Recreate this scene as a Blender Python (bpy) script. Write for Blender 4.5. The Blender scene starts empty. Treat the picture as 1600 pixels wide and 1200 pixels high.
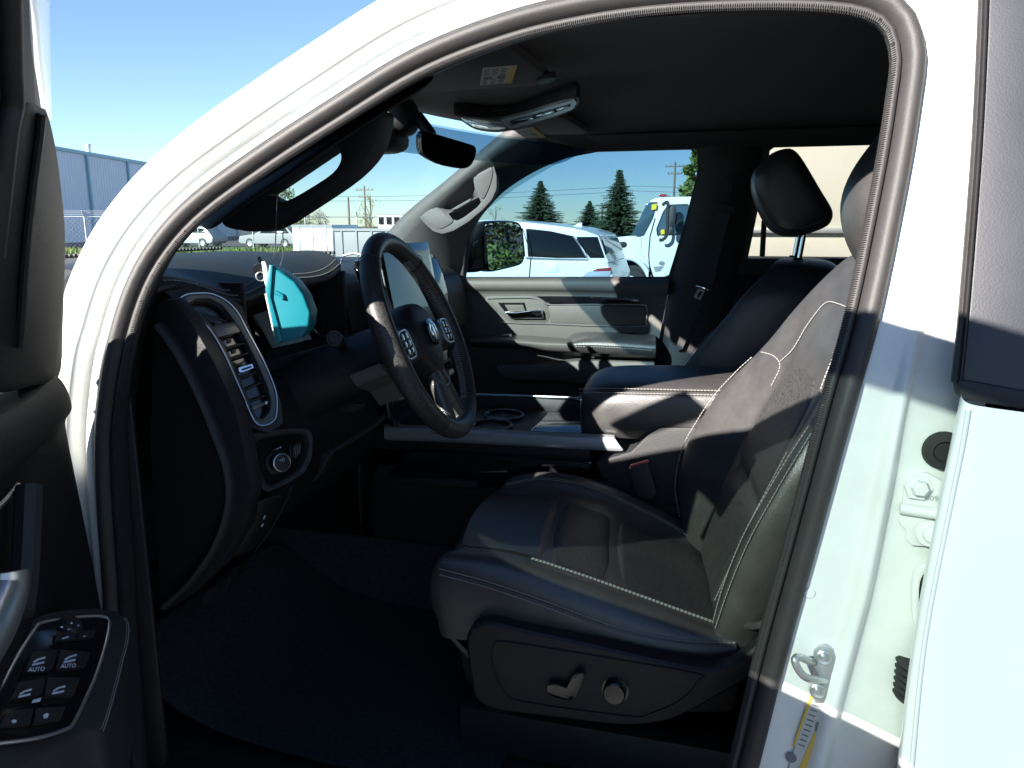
import bpy, bmesh, math, random
from mathutils import Vector, Matrix
random.seed(7)
V = Vector
R = math.radians

# ------------------------------------------------------------------ camera
scene = bpy.context.scene
W_PX, FOC = 1600.0, 1202.0                      # photograph width and focal length in its pixels
YAW, PITCH = R(15.5), math.atan(248.0 / 1202.0)
CAM = V((0.0, -0.80, 1.52))
cam_data = bpy.data.cameras.new('camera')
cam = bpy.data.objects.new('camera', cam_data)
scene.collection.objects.link(cam)
cam.location = CAM
cam.rotation_euler = (math.pi / 2 - PITCH, 0, YAW)
cam_data.sensor_width = 36.0
cam_data.lens = 36.0 * FOC / W_PX
cam_data.clip_start = 0.02
cam_data.clip_end = 3000
scene.camera = cam

# ------------------------------------------------------------------ sky, sun, exposure
SUN_DIR = V((0.58, 1.0, -0.60)).normalized()    # the way the light travels
world = bpy.data.worlds.new('World')
scene.world = world
world.use_nodes = True
nt = world.node_tree
nt.nodes.clear()
wo = nt.nodes.new('ShaderNodeOutputWorld')
bg = nt.nodes.new('ShaderNodeBackground')
sky = nt.nodes.new('ShaderNodeTexSky')
sky.sky_type = 'NISHITA'
sky.sun_disc = False
sky.sun_elevation = math.asin(-SUN_DIR.z)
sky.sun_rotation = math.atan2(-SUN_DIR.x, -SUN_DIR.y)
sky.air_density = 1.0
sky.dust_density = 0.0
sky.ozone_density = 3.5
sky.altitude = 1500
bg.inputs['Strength'].default_value = 0.054
nt.links.new(sky.outputs[0], bg.inputs['Color'])
nt.links.new(bg.outputs[0], wo.inputs['Surface'])
sd = bpy.data.lights.new('sun', 'SUN')
sd.energy = 5.0
sd.angle = R(0.5)
sd.color = (1.0, 0.94, 0.86)
sun = bpy.data.objects.new('sun', sd)
scene.collection.objects.link(sun)
sun.rotation_euler = SUN_DIR.to_track_quat('-Z', 'Y').to_euler()
sun.location = (0, 0, 12)
vs = scene.view_settings
vs.view_transform = 'Standard'
vs.look = 'None'
vs.exposure = 2.12
vs.gamma = 1.0
vs.use_curve_mapping = False

# ------------------------------------------------------------------ helpers
_F = V((-math.sin(YAW) * math.cos(PITCH), math.cos(YAW) * math.cos(PITCH), -math.sin(PITCH)))
_R = V((math.cos(YAW), math.sin(YAW), 0))
_U = V((-math.sin(YAW) * math.sin(PITCH), math.cos(YAW) * math.sin(PITCH), math.cos(PITCH)))

def ray(u, v):
    return _F + _R * ((u - 800) / FOC) + _U * ((600 - v) / FOC)

def at(u, v, y=None, x=None, z=None):
    """Measured point of the photograph at a known distance: on the plane y, x or z = value."""
    d = ray(u, v)
    if y is not None: t = (y - CAM.y) / d.y
    elif x is not None: t = (x - CAM.x) / d.x
    else: t = (z - CAM.z) / d.z
    return CAM + d * t

def atp(u, v, p, n):
    d = ray(u, v); p = V(p); n = V(n)
    return CAM + d * ((p - CAM).dot(n) / d.dot(n))

def atf(u, v, fy):
    """on the leaning surface y = fy(z)"""
    y = fy(1.3)
    for _ in range(12):
        p = at(u, v, y=y); y = fy(p.z)
    return at(u, v, y=y)

def zz(pts, ox, oy, k):
    return [(ox + a / k, oy + b / k) for a, b in pts]

def cr(pts, n=6, closed=False):
    """Catmull-Rom through points"""
    P = [V(p) for p in pts]; m = len(P); out = []
    rng = range(m) if closed else range(m - 1)
    for i in rng:
        if closed:
            p0, p1, p2, p3 = P[(i - 1) % m], P[i], P[(i + 1) % m], P[(i + 2) % m]
        else:
            p1, p2 = P[i], P[i + 1]
            p0 = P[i - 1] if i > 0 else p1 * 2 - p2
            p3 = P[i + 2] if i + 2 < m else p2 * 2 - p1
        for k in range(n):
            t = k / n
            out.append(0.5 * ((2 * p1) + (p2 - p0) * t + (2 * p0 - 5 * p1 + 4 * p2 - p3) * t * t + (3 * p1 - p0 - 3 * p2 + p3) * t ** 3))
    if not closed: out.append(P[-1].copy())
    return out

def resample(pts, n, closed=False):
    P = [V(p) for p in pts]
    if closed: P = P + [P[0]]
    L = [0]
    for a, b in zip(P, P[1:]): L.append(L[-1] + (b - a).length)
    out = []; m = n if closed else n - 1; j = 0
    for i in range(n):
        s = L[-1] * i / m
        while j < len(P) - 2 and L[j + 1] < s: j += 1
        t = (s - L[j]) / max(1e-9, L[j + 1] - L[j])
        out.append(P[j].lerp(P[j + 1], t))
    return out

def lerp_tab(tab, x):
    if x <= tab[0][0]: return tab[0][1]
    for (a, b), (c, d) in zip(tab, tab[1:]):
        if x <= c: return b + (d - b) * (x - a) / (c - a)
    return tab[-1][1]

def obj(name, bm, mat, parent=None, sharp=38, sub=0, solid=0, label=None, kind=None):
    if not isinstance(bm, bpy.types.Mesh):
        bmesh.ops.recalc_face_normals(bm, faces=bm.faces[:]) if solid >= 0 else None
        for f in bm.faces: f.smooth = True
        for e in bm.edges:
            if len(e.link_faces) == 2 and e.calc_face_angle(0) > R(sharp): e.smooth = False
        me = bpy.data.meshes.new(name)
        bm.to_mesh(me); bm.free()
    else: me = bm
    if mat is not None and not me.materials: me.materials.append(mat)
    o = bpy.data.objects.new(name, me)
    scene.collection.objects.link(o)
    if parent is not None:
        o.parent = parent
        if parent.type == 'EMPTY':
            o.matrix_parent_inverse = (Matrix.Translation(parent.location) @ parent.rotation_euler.to_matrix().to_4x4()).inverted()
    if solid:
        m = o.modifiers.new('thickness', 'SOLIDIFY'); m.thickness = abs(solid); m.offset = 0
    if sub:
        m = o.modifiers.new('smooth', 'SUBSURF'); m.levels = 1; m.render_levels = sub
    if label: o['label'] = label
    if kind: o['kind'] = kind
    return o

def thing(name, label, cat, loc=(0, 0, 0), group=None):
    o = bpy.data.objects.new(name, None); scene.collection.objects.link(o)
    o.location = loc; o.empty_display_size = 0.1
    o['label'] = label; o['category'] = cat
    if group: o['group'] = group
    return o

def tag(o, label, cat=None, group=None, kind=None):
    if label: o['label'] = label
    if cat: o['category'] = cat
    if group: o['group'] = group
    if kind: o['kind'] = kind
    return o

def grid(rows, closed_u=False, closed_v=False, bm=None):
    bm = bm or bmesh.new()
    vv = [[bm.verts.new(p) for p in r] for r in rows]
    nr = len(vv); nc = len(vv[0])
    for i in range(nr if closed_v else nr - 1):
        for j in range(nc if closed_u else nc - 1):
            a, b = vv[i], vv[(i + 1) % nr]; k = (j + 1) % nc
            try: bm.faces.new((a[j], a[k], b[k], b[j]))
            except ValueError: pass
    return bm

def bevel(bm, off, seg=2, ang=30):
    es = [e for e in bm.edges if len(e.link_faces) == 2 and e.calc_face_angle(0) > R(ang)]
    if es: bmesh.ops.bevel(bm, geom=es, offset=off, segments=seg, affect='EDGES', profile=0.6, clamp_overlap=True)
    return bm

def prism(pts, vec, bev=0.0, seg=2, bm=None):
    """closed outline pushed along vec"""
    new = bmesh.new()
    vec = V(vec)
    a = [new.verts.new(p) for p in pts]; b = [new.verts.new(V(p) + vec) for p in pts]
    new.faces.new(a); new.faces.new(b[::-1])
    n = len(a)
    for i in range(n): new.faces.new((a[i], b[i], b[(i + 1) % n], a[(i + 1) % n]))
    bmesh.ops.recalc_face_normals(new, faces=new.faces[:])
    if bev: bevel(new, bev, seg)
    return merge(bm, new)

def merge(bm, new):
    if bm is None: return new
    me = bpy.data.meshes.new('tmp'); new.to_mesh(me); new.free(); bm.from_mesh(me); bpy.data.meshes.remove(me)
    return bm

def ring(outer, inner, vec, n=64, bev=0.0, bm=None, start=None):
    """plate with a hole, pushed along vec"""
    o = resample(outer, n, True); c = sum(inner, V()) / len(inner)
    i = resample(inner, n, True)
    # align the start of the inner loop to the outer one
    def cost(L, k): return sum((L[(k + q * 5) % n] - o[(q * 5) % n]).length for q in range(n // 5))
    i = min((i, i[::-1]), key=lambda L: min(cost(L, k) for k in range(n)))
    best = min(range(n), key=lambda k: cost(i, k))
    i = i[best:] + i[:best]
    vec = V(vec); new = bmesh.new()
    rows = [[new.verts.new(p) for p in o], [new.verts.new(p) for p in i], [new.verts.new(p + vec) for p in i], [new.verts.new(p + vec) for p in o]]
    for q in range(4):
        A, B = rows[q], rows[(q + 1) % 4]
        for k in range(n): new.faces.new((A[k], A[(k + 1) % n], B[(k + 1) % n], B[k]))
    bmesh.ops.recalc_face_normals(new, faces=new.faces[:])
    if bev: bevel(new, bev, 2, 40)
    return merge(bm, new)

def box(c, s, rot=None, bev=0.0, seg=2, bm=None):
    new = bmesh.new()
    bmesh.ops.create_cube(new, size=1.0)
    for v in new.verts: v.co = V((v.co.x * s[0], v.co.y * s[1], v.co.z * s[2]))
    if bev: bevel(new, bev, seg)
    M = Matrix.Translation(V(c)) @ (rot.to_4x4() if rot is not None else Matrix())
    new.transform(M)
    return merge(bm, new)

def tube(pts, r, seg=10, closed=False, bm=None, caps=True, up=None, flat=1.0):
    """round bar along points, r a number or a list"""
    P = [V(p) for p in pts]; n = len(P)
    rr = r if isinstance(r, (list, tuple)) else [r] * n
    rows = []; nrm = None
    for i in range(n):
        if closed: t = (P[(i + 1) % n] - P[i - 1]).normalized()
        else: t = (P[min(i + 1, n - 1)] - P[max(i - 1, 0)]).normalized()
        if nrm is None:
            a = V(up) if up else (V((0, 0, 1)) if abs(t.z) < 0.9 else V((1, 0, 0)))
            nrm = (a - t * a.dot(t)).normalized()
        else: nrm = (nrm - t * nrm.dot(t)).normalized()
        b = t.cross(nrm)
        rows.append([P[i] + (nrm * math.cos(2 * math.pi * k / seg) * flat + b * math.sin(2 * math.pi * k / seg)) * rr[i] for k in range(seg)])
    new = grid(rows, closed_u=True, closed_v=closed)
    if caps and not closed:
        new.verts.ensure_lookup_table()
        new.faces.new([new.verts[k] for k in range(seg)][::-1]); new.faces.new([new.verts[(n - 1) * seg + k] for k in range(seg)])
    return merge(bm, new)

def lathe(prof, c, axis, seg=32, bm=None):
    """prof: (radius, height along axis)"""
    q = V((0, 0, 1)).rotation_difference(V(axis).normalized()); c = V(c)
    rows = [[c + q @ V((r * math.cos(2 * math.pi * k / seg), r * math.sin(2 * math.pi * k / seg), h)) for k in range(seg)] for r, h in prof]
    new = grid(rows, closed_u=True)
    bmesh.ops.remove_doubles(new, verts=new.verts[:], dist=1e-6)
    return merge(bm, new)

def blob(c, s, rot=None, e=2.6, nu=20, nv=12, bm=None):
    """rounded block (superellipsoid)"""
    def sp(x, p): return math.copysign(abs(x) ** p, x)
    rows = []; k = 2.0 / e
    for i in range(nv + 1):
        ph = -math.pi / 2 + math.pi * i / nv
        rows.append([V((s[0] * sp(math.cos(ph), k) * sp(math.cos(2 * math.pi * j / nu), k), s[1] * sp(math.cos(ph), k) * sp(math.sin(2 * math.pi * j / nu), k), s[2] * sp(math.sin(ph), k))) for j in range(nu)])
    new = grid(rows, closed_u=True)
    bmesh.ops.remove_doubles(new, verts=new.verts[:], dist=1e-5)
    new.transform(Matrix.Translation(V(c)) @ (rot.to_4x4() if rot is not None else Matrix()))
    return merge(bm, new)

def frame_rot(xa, ya):
    x = V(xa).normalized(); y = V(ya); y = (y - x * y.dot(x)).normalized(); z = x.cross(y)
    return Matrix((x, y, z)).transposed()

def stitches(path, parent, mat, step=0.0062, length=0.0044, r=0.0008, name='stitching', normal=None):
    """a row of single thread stitches along a seam"""
    P = [V(p) for p in path]
    L = sum((b - a).length for a, b in zip(P, P[1:]))
    n = max(2, int(L / step)); Q = resample(P, n * 4 + 1); bm = bmesh.new()
    k = max(1, int(round(4 * length / step)))
    for i in range(n):
        a, b = Q[i * 4], Q[min(i * 4 + k, len(Q) - 1)]
        if (b - a).length < 1e-5: continue
        tube([a, a.lerp(b, 0.5) + (normal or V((0, 0, 0))) * 0.0004, b], r, seg=5, bm=bm)
    return obj(name, bm, mat, parent, kind='stuff')

def drape(path, o, axis=(0, 0, -1), lift=0.0009, far=0.06):
    """lay seam points on the finished surface of an object"""
    from mathutils.bvhtree import BVHTree
    lv = [(m, m.levels) for m in o.modifiers if m.type == 'SUBSURF']
    for m, _ in lv: m.levels = m.render_levels
    bpy.context.view_layer.update()
    dg = bpy.context.evaluated_depsgraph_get()
    me = o.evaluated_get(dg).to_mesh()
    bv = BVHTree.FromPolygons([v.co.copy() for v in me.vertices], [tuple(p.vertices) for p in me.polygons])
    o.evaluated_get(dg).to_mesh_clear()
    for m, k in lv: m.levels = k
    a = V(axis).normalized(); out = []
    for p in path:
        h = bv.ray_cast(V(p) - a * far, a, far * 2.5)
        out.append((h[0] - a * lift) if h[0] is not None else V(p))
    return out

def text_mesh(txt, size, bold=0.0):
    cu = bpy.data.curves.new('t', 'FONT'); cu.body = txt; cu.size = size; cu.align_x = 'CENTER'; cu.align_y = 'CENTER'; cu.resolution_u = 2; cu.offset = bold
    o = bpy.data.objects.new('t', cu); scene.collection.objects.link(o)
    dg = bpy.context.evaluated_depsgraph_get()
    me = bpy.data.meshes.new_from_object(o.evaluated_get(dg))
    bpy.data.objects.remove(o); bpy.data.curves.remove(cu)
    return me

def put_text(name, txt, size, p, xa, ya, mat, parent, bold=0.0, slant=None):
    me = text_mesh(txt, size, bold)
    x = V(xa).normalized(); y = V(ya); y = (y - x * y.dot(x)).normalized(); z = x.cross(y)
    if slant is not None: y = V(slant)
    me.transform(Matrix.Translation(V(p)) @ Matrix((x, y, z)).transposed().to_4x4())
    me.materials.clear()
    return obj(name, me, mat, parent)

# ------------------------------------------------------------------ materials
MATS = {}
def mat(name, col, rough=0.5, metal=0.0, bump=None, spec=0.5, coat=0.0, var=0.0, vscale=8.0, sheen=0.0, coat_rough=0.05, alt=None, altscale=3.0, altw=0.5):
    m = bpy.data.materials.new(name); m.use_nodes = True; t = m.node_tree; b = t.nodes['Principled BSDF']
    b.inputs['Base Color'].default_value = (*col, 1); b.inputs['Roughness'].default_value = rough; b.inputs['Metallic'].default_value = metal
    b.inputs['Specular IOR Level'].default_value = spec; b.inputs['Coat Weight'].default_value = coat; b.inputs['Coat Roughness'].default_value = coat_rough
    b.inputs['Sheen Weight'].default_value = sheen
    tc = t.nodes.new('ShaderNodeTexCoord')
    if var or alt:
        n = t.nodes.new('ShaderNodeTexNoise'); n.inputs['Scale'].default_value = vscale; n.inputs['Detail'].default_value = 6; n.inputs['Roughness'].default_value = 0.65
        t.links.new(tc.outputs['Object'], n.inputs['Vector'])
        r = t.nodes.new('ShaderNodeValToRGB')
        r.color_ramp.elements[0].position = 0.3; r.color_ramp.elements[1].position = 0.7
        c2 = alt or col
        r.color_ramp.elements[0].color = tuple(c * (1 - var) for c in c2) + (1,); r.color_ramp.elements[1].color = tuple(min(1, c * (1 + var)) for c in col) + (1,)
        t.links.new(n.outputs['Fac'], r.inputs['Fac']); t.links.new(r.outputs['Color'], b.inputs['Base Color'])
        mr = t.nodes.new('ShaderNodeMapRange'); mr.inputs['To Min'].default_value = max(0.03, rough - 0.1 * var * 4); mr.inputs['To Max'].default_value = min(1, rough + 0.1 * var * 4)
        t.links.new(n.outputs['Fac'], mr.inputs['Value']); t.links.new(mr.outputs['Result'], b.inputs['Roughness'])
    if bump:
        kind, sc, st = bump
        if kind == 'voronoi':
            n = t.nodes.new('ShaderNodeTexVoronoi'); n.feature = 'F1'; out = n.outputs['Distance']
        else:
            n = t.nodes.new('ShaderNodeTexNoise'); n.inputs['Detail'].default_value = 4; out = n.outputs['Fac']
        n.inputs['Scale'].default_value = sc
        t.links.new(tc.outputs['Object'], n.inputs['Vector'])
        bp = t.nodes.new('ShaderNodeBump'); bp.inputs['Strength'].default_value = st; bp.inputs['Distance'].default_value = 0.001
        t.links.new(out, bp.inputs['Height']); t.links.new(bp.outputs['Normal'], b.inputs['Normal'])
    MATS[name] = m
    return m

def glass(name, tint, refl=0.06):
    m = bpy.data.materials.new(name); m.use_nodes = True; t = m.node_tree; t.nodes.clear()
    o = t.nodes.new('ShaderNodeOutputMaterial'); mx = t.nodes.new('ShaderNodeMixShader')
    tr = t.nodes.new('ShaderNodeBsdfTransparent'); tr.inputs['Color'].default_value = (*tint, 1)
    gl = t.nodes.new('ShaderNodeBsdfGlossy'); gl.inputs['Roughness'].default_value = 0.01; gl.inputs['Color'].default_value = (0.95, 0.97, 1, 1)
    lw = t.nodes.new('ShaderNodeLayerWeight'); lw.inputs['Blend'].default_value = 0.35
    mp = t.nodes.new('ShaderNodeMapRange'); mp.inputs['To Min'].default_value = refl; mp.inputs['To Max'].default_value = 0.75
    pw = t.nodes.new('ShaderNodeMath'); pw.operation = 'POWER'; pw.inputs[1].default_value = 2.5
    t.links.new(lw.outputs['Facing'], pw.inputs[0]); t.links.new(pw.outputs[0], mp.inputs['Value'])
    t.links.new(mp.outputs['Result'], mx.inputs['Fac']); t.links.new(tr.outputs[0], mx.inputs[1]); t.links.new(gl.outputs[0], mx.inputs[2])
    t.links.new(mx.outputs[0], o.inputs['Surface'])
    MATS[name] = m
    return m

M_white = mat('white_paint', (0.80, 0.81, 0.80), 0.28, spec=0.5, coat=0.6, var=0.015, vscale=3)
M_white2 = mat('white_jamb_paint', (0.78, 0.80, 0.79), 0.35, coat=0.25, var=0.02, vscale=7, alt=(0.68, 0.69, 0.66), bump=('noise', 40, 0.12))
M_plas = mat('black_grained_plastic', (0.013, 0.0135, 0.015), 0.48, bump=('voronoi', 900, 0.35), spec=0.4, var=0.10, vscale=40)
M_plas2 = mat('charcoal_plastic', (0.022, 0.022, 0.024), 0.5, bump=('voronoi', 800, 0.35), spec=0.4, var=0.10, vscale=30)
M_trim = mat('grey_pillar_trim', (0.085, 0.083, 0.082), 0.6, bump=('noise', 900, 0.3), var=0.08, vscale=60)
M_doorp = mat('warm_grey_door_panel', (0.075, 0.072, 0.066), 0.55, bump=('voronoi', 900, 0.3), var=0.08, vscale=25)
M_pad = mat('black_stitched_vinyl', (0.030, 0.031, 0.034), 0.45, bump=('voronoi', 700, 0.45), var=0.1, vscale=30)
M_leather = mat('black_leather', (0.046, 0.044, 0.044), 0.36, bump=('voronoi', 650, 0.25), spec=0.75, var=0.2, vscale=22)
M_gloss = mat('piano_black', (0.008, 0.008, 0.009), 0.08, coat=0.5)
M_head = mat('dark_headliner_fabric', (0.011, 0.0105, 0.0115), 0.9, bump=('noise', 700, 0.4), spec=0.15, sheen=0.2, var=0.1, vscale=60)
M_carpet = mat('black_carpet', (0.036, 0.037, 0.040), 0.95, bump=('noise', 300, 1.0), spec=0.1, var=0.35, vscale=140)
M_rubber = mat('black_rubber', (0.022, 0.022, 0.023), 0.62, bump=('noise', 600, 0.3), spec=0.35, var=0.1, vscale=50)
M_seal = mat('dark_grey_seal_rubber', (0.034, 0.032, 0.032), 0.55, bump=('noise', 700, 0.35), spec=0.4, var=0.1, vscale=60)
M_sail = mat('matt_black_door_plastic', (0.010, 0.0105, 0.011), 0.7, bump=('voronoi', 900, 0.3), spec=0.22)
M_belt = mat('belt_webbing_fabric', (0.05, 0.05, 0.052), 0.8, bump=('noise', 500, 0.4), spec=0.2)
M_flock = mat('ribbed_seal_fabric', (0.030, 0.028, 0.028), 0.9, bump=('noise', 500, 0.6), spec=0.2)
M_silver = mat('satin_silver', (0.42, 0.43, 0.45), 0.32, metal=0.85, var=0.04, vscale=90)
M_dsilver = mat('dark_satin_bezel', (0.07, 0.068, 0.068), 0.34, metal=0.4)
M_btrim = mat('brushed_grey_trim', (0.34, 0.36, 0.39), 0.38, metal=0.5, bump=('noise', 300, 0.1), var=0.06, vscale=50)
M_chrome = mat('chrome', (0.82, 0.83, 0.85), 0.08, metal=1.0)
M_mirror = mat('mirror_glass', (0.86, 0.90, 0.92), 0.015, metal=1.0)
M_dmirror = mat('dimming_mirror_glass', (0.20, 0.22, 0.24), 0.02, metal=1.0)
M_thread = mat('pale_grey_thread', (0.24, 0.24, 0.23), 0.8)
M_label = mat('white_label_paper', (0.50, 0.51, 0.48), 0.55)
M_ink = mat('grey_ink', (0.16, 0.17, 0.18), 0.6)
M_yellow = mat('yellow_label_print', (0.62, 0.42, 0.06), 0.55)
M_teal = mat('teal_plastic', (0.0, 0.13, 0.165), 0.4, spec=0.5, var=0.03, vscale=20)
M_mark = mat('pale_switch_print', (0.52, 0.62, 0.75), 0.6)
M_red = mat('faded_red_button', (0.50, 0.09, 0.07), 0.5)
M_reflection = mat('painted_reflection_glass', (0.24, 0.29, 0.25), 0.12, coat=0.5)  # pale reflection put into the base colour of both screens
M_lens = mat('clear_lamp_lens', (0.34, 0.35, 0.36), 0.15, coat=0.5)
M_wire = mat('thin_steel_wire', (0.6, 0.62, 0.64), 0.3, metal=0.9)
M_zinc = mat('zinc_steel', (0.55, 0.57, 0.57), 0.36, metal=0.8, bump=('noise', 90, 0.3))
M_darkgrey = mat('dark_trim_film', (0.020, 0.021, 0.028), 0.5, var=0.1, vscale=15, bump=('noise', 500, 0.15))
G_wind = glass('windshield_glass', (0.52, 0.64, 0.66), 0.015)
G_pass = glass('green_tinted_side_glass', (0.19, 0.30, 0.37), 0.03)
G_drv = glass('green_tinted_door_glass', (0.155, 0.20, 0.185), 0.05)
G_band = glass('shade_band_glass', (0.30, 0.42, 0.52), 0.015)
G_dark = glass('privacy_glass', (0.09, 0.10, 0.11), 0.06)
G_clear = glass('clear_glass', (0.24, 0.245, 0.23), 0.04)

# perforated leather: tiny round holes
def perforated(name, col):
    m = mat(name, col, 0.5, spec=0.5)
    t = m.node_tree; b = t.nodes['Principled BSDF']; tc = t.nodes.new('ShaderNodeTexCoord')
    vo = t.nodes.new('ShaderNodeTexVoronoi'); vo.inputs['Scale'].default_value = 250; vo.inputs['Randomness'].default_value = 0.9
    t.links.new(tc.outputs['Object'], vo.inputs['Vector'])
    r = t.nodes.new('ShaderNodeValToRGB'); r.color_ramp.elements[0].position = 0.22; r.color_ramp.elements[1].position = 0.46
    r.color_ramp.elements[0].color = (0.006, 0.006, 0.006, 1); r.color_ramp.elements[1].color = (*col, 1)
    t.links.new(vo.outputs['Distance'], r.inputs['Fac']); t.links.new(r.outputs['Color'], b.inputs['Base Color'])
    bp = t.nodes.new('ShaderNodeBump'); bp.inputs['Strength'].default_value = 0.6; bp.inputs['Distance'].default_value = 0.001
    t.links.new(r.outputs['Color'], bp.inputs['Height']); t.links.new(bp.outputs['Normal'], b.inputs['Normal'])
    return m
M_perf = perforated('perforated_leather', (0.046, 0.045, 0.045))

# ================================================================== the pickup truck: shell
truck = thing('pickup_truck', 'white crew cab pickup truck with its driver door open, seen into the black cabin', 'truck', (-0.3, 0.95, 0.0))
def fyd(z): return 0.03 + max(0.0, z - 1.36) * 0.28          # driver side opening leans in above the belt
def fyp(z): return 1.72 - max(0.0, z - 1.34) * 0.26          # passenger side inner surface

SEAL_PX = [(215,1330),(200,1150),(188,1000),(183,900),(176,800),(172,700),(176,640),(188,560),(215,465),(252,395),(312,328),(410,256),(530,178),(660,100),(800,46),(930,16),(1060,0),(1200,-6),(1300,-3),(1362,8),(1402,35),(1418,88),(1412,150),(1392,275),(1348,490),(1306,640),(1250,850),(1204,1020),(1160,1200),(1125,1330)]
seal_path = resample(cr([atf(u, v, fyd) for u, v in SEAL_PX], 8), 150)
seal_c = sum(seal_path, V()) / len(seal_path)
def s_frame(i):
    P = seal_path; t = (P[min(i + 1, len(P) - 1)] - P[max(i - 1, 0)]).normalized()
    s = V((0, -1, 0.28 if P[i].z > 1.36 else 0.0)); s = (s - t * s.dot(t)).normalized()
    n = t.cross(s).normalized()
    if n.dot(P[i] - seal_c) < 0: n = -n
    return n, s
NS = len(seal_path)
frames = [s_frame(i) for i in range(NS)]
# image row of each station, to know which pillar it is on
i_top = max(range(NS), key=lambda i: seal_path[i].z)
i_B = next(i for i in range(i_top, NS) if seal_path[i].z < 1.70)       # where the B-pillar starts
def loft(prof, i0=0, i1=None):
    rows = []
    for i in range(i0, i1 or NS):
        n, s = frames[i]; pr = prof(i) if callable(prof) else prof
        z = seal_path[i].z
        fl = lerp_tab([(1.2, 0.6), (1.45, 0.75), (1.6, 0.6), (1.72, 0.4)], z) if i < i_top else 0.3
        # behind the flange everything turns outward, away from the opening
        rows.append([seal_path[i] + n * a + (s * h if h >= 0 else V((0, -h, 0)) + n * (-h) * fl) for a, h in pr])
    return grid(rows)
obj('door_seal', loft([(-0.017, -0.05), (-0.0185, -0.01), (-0.016, 0.006), (-0.011, 0.009), (-0.0075, 0.0075), (-0.006, 0.003), (-0.0045, 0.008), (0.0, 0.016), (0.007, 0.019), (0.013, 0.015), (0.0165, 0.006), (0.0165, -0.006)]), M_seal, truck, sharp=60,
    label='dark grey rubber seal running round the front door opening')
# fabric lip of the seal, ribbed
rb = bmesh.new()
for i in range(0, NS - 1):
    n, s = frames[i]
    for k in range(8):
        p = seal_path[i].lerp(seal_path[min(i + 1, NS - 1)], k / 8)
        tube([p - n * 0.0178 + s * 0.004, p - n * 0.0135 + s * 0.0085, p - n * 0.0090 + s * 0.0078], 0.0006, seg=4, bm=rb)
obj('seal_lip', rb, M_flock, truck, kind='stuff')

A_PROF = [(0.012, -0.006), (0.017, -0.006), (0.0185, 0.006), (0.021, 0.0095), (0.030, 0.010), (0.032, 0.007), (0.0335, 0.000), (0.0355, -0.006), (0.044, -0.006), (0.0455, -0.003), (0.0465, 0.018), (0.050, 0.025), (0.064, 0.026), (0.090, 0.020), (0.110, 0.002), (0.118, -0.05)]
B_PROF = [(0.012, 0.0), (0.016, 0.004), (0.018, 0.0045), (0.022, 0.0045), (0.25, 0.004), (0.30, 0.004), (0.335, 0.0045), (0.365, 0.011), (0.40, 0.0150), (0.44, 0.0150), (0.475, 0.009), (0.49, 0.002), (0.55, -0.001), (0.75, -0.002), (0.95, -0.003), (1.15, -0.004)]
def w_B(p): return lerp_tab([(0.80, 0.165), (1.0, 0.15), (1.15, 0.142), (1.30, 0.115), (1.40, 0.098), (1.55, 0.085), (1.72, 0.080)], p.z)
def w_A(p): return lerp_tab([(1.25, 0.125), (1.35, 0.125), (1.42, 0.124), (1.486, 0.112), (1.54, 0.104), (1.60, 0.104), (1.66, 0.108), (1.73, 0.112)], p.z)
def body_prof(i):
    k = min(1, max(0, (i - (i_B - 7)) / 7.0)); w = w_B(seal_path[i])
    out = []
    for j in range(16):
        a = A_PROF[j]; b = B_PROF[j]
        if a[0] > 0.02 and i < i_top: a = (0.02 + (a[0] - 0.02) * (w_A(seal_path[i]) - 0.02) / 0.098, a[1])
        if j > 3:
            rib = lerp_tab([(0.9, 1.0), (1.28, 1.0), (1.42, 0.25), (1.6, 0.1)], seal_path[i].z)
            b = (b[0] * w + 0.012, 0.003 + (b[1] - 0.003) * rib)
        out.append((a[0] + (b[0] - a[0]) * k, a[1] + (b[1] - a[1]) * k))
    return out
ob = obj('door_opening_frame', loft(body_prof), M_white2, truck, sharp=50, sub=2, label='white painted steel round the front door opening')
# drain groove sealant bead and plain weld dimples on the pillar
# inner trim of the A-pillar and roof rail, seen past the seal
def trim_prof(i):
    z = seal_path[i].z
    if i < i_top:
        k = lerp_tab([(0.7, 0.25), (1.25, 0.25), (1.42, 0.8), (1.5, 1.0), (1.75, 0.9)], z)
    else: k = max(0.0, 0.9 - (i - i_top) / 10.0)
    return [(-0.012, -0.012), (-0.016 - 0.004 * k, -0.03), (-0.018 - 0.008 * k, -0.07), (-0.016 - 0.012 * k, -0.11), (0.02, -0.16)]
obj('door_frame_trim', loft(trim_prof), M_plas, truck, sharp=70, sub=1)

# outer body ahead of the opening: fender, hood, cowl
bm = bmesh.new()
prism([(-0.93, 0.0, 0.55), (-0.93, 0.0, 1.33), (-1.25, 0.0, 1.33), (-1.9, 0.02, 1.27), (-2.05, 0.03, 1.15), (-2.05, 0.03, 0.95), (-1.85, 0, 0.98), (-1.5, 0, 0.98), (-1.3, 0, 0.85), (-1.22, 0, 0.55)], (0, 0.05, 0), 0.012, bm=bm)
obj('fender', bm, M_white, truck)
bm = bmesh.new()
prism([(-0.93, 1.80, 0.55), (-0.93, 1.80, 1.33), (-1.25, 1.80, 1.33), (-1.9, 1.78, 1.27), (-2.05, 1.77, 1.15), (-2.05, 1.77, 0.95), (-1.85, 1.8, 0.98), (-1.5, 1.8, 0.98), (-1.3, 1.8, 0.85), (-1.22, 1.8, 0.55)], (0, 0.05, 0), 0.012, bm=bm)
obj('fender', bm, M_white, truck)
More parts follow.
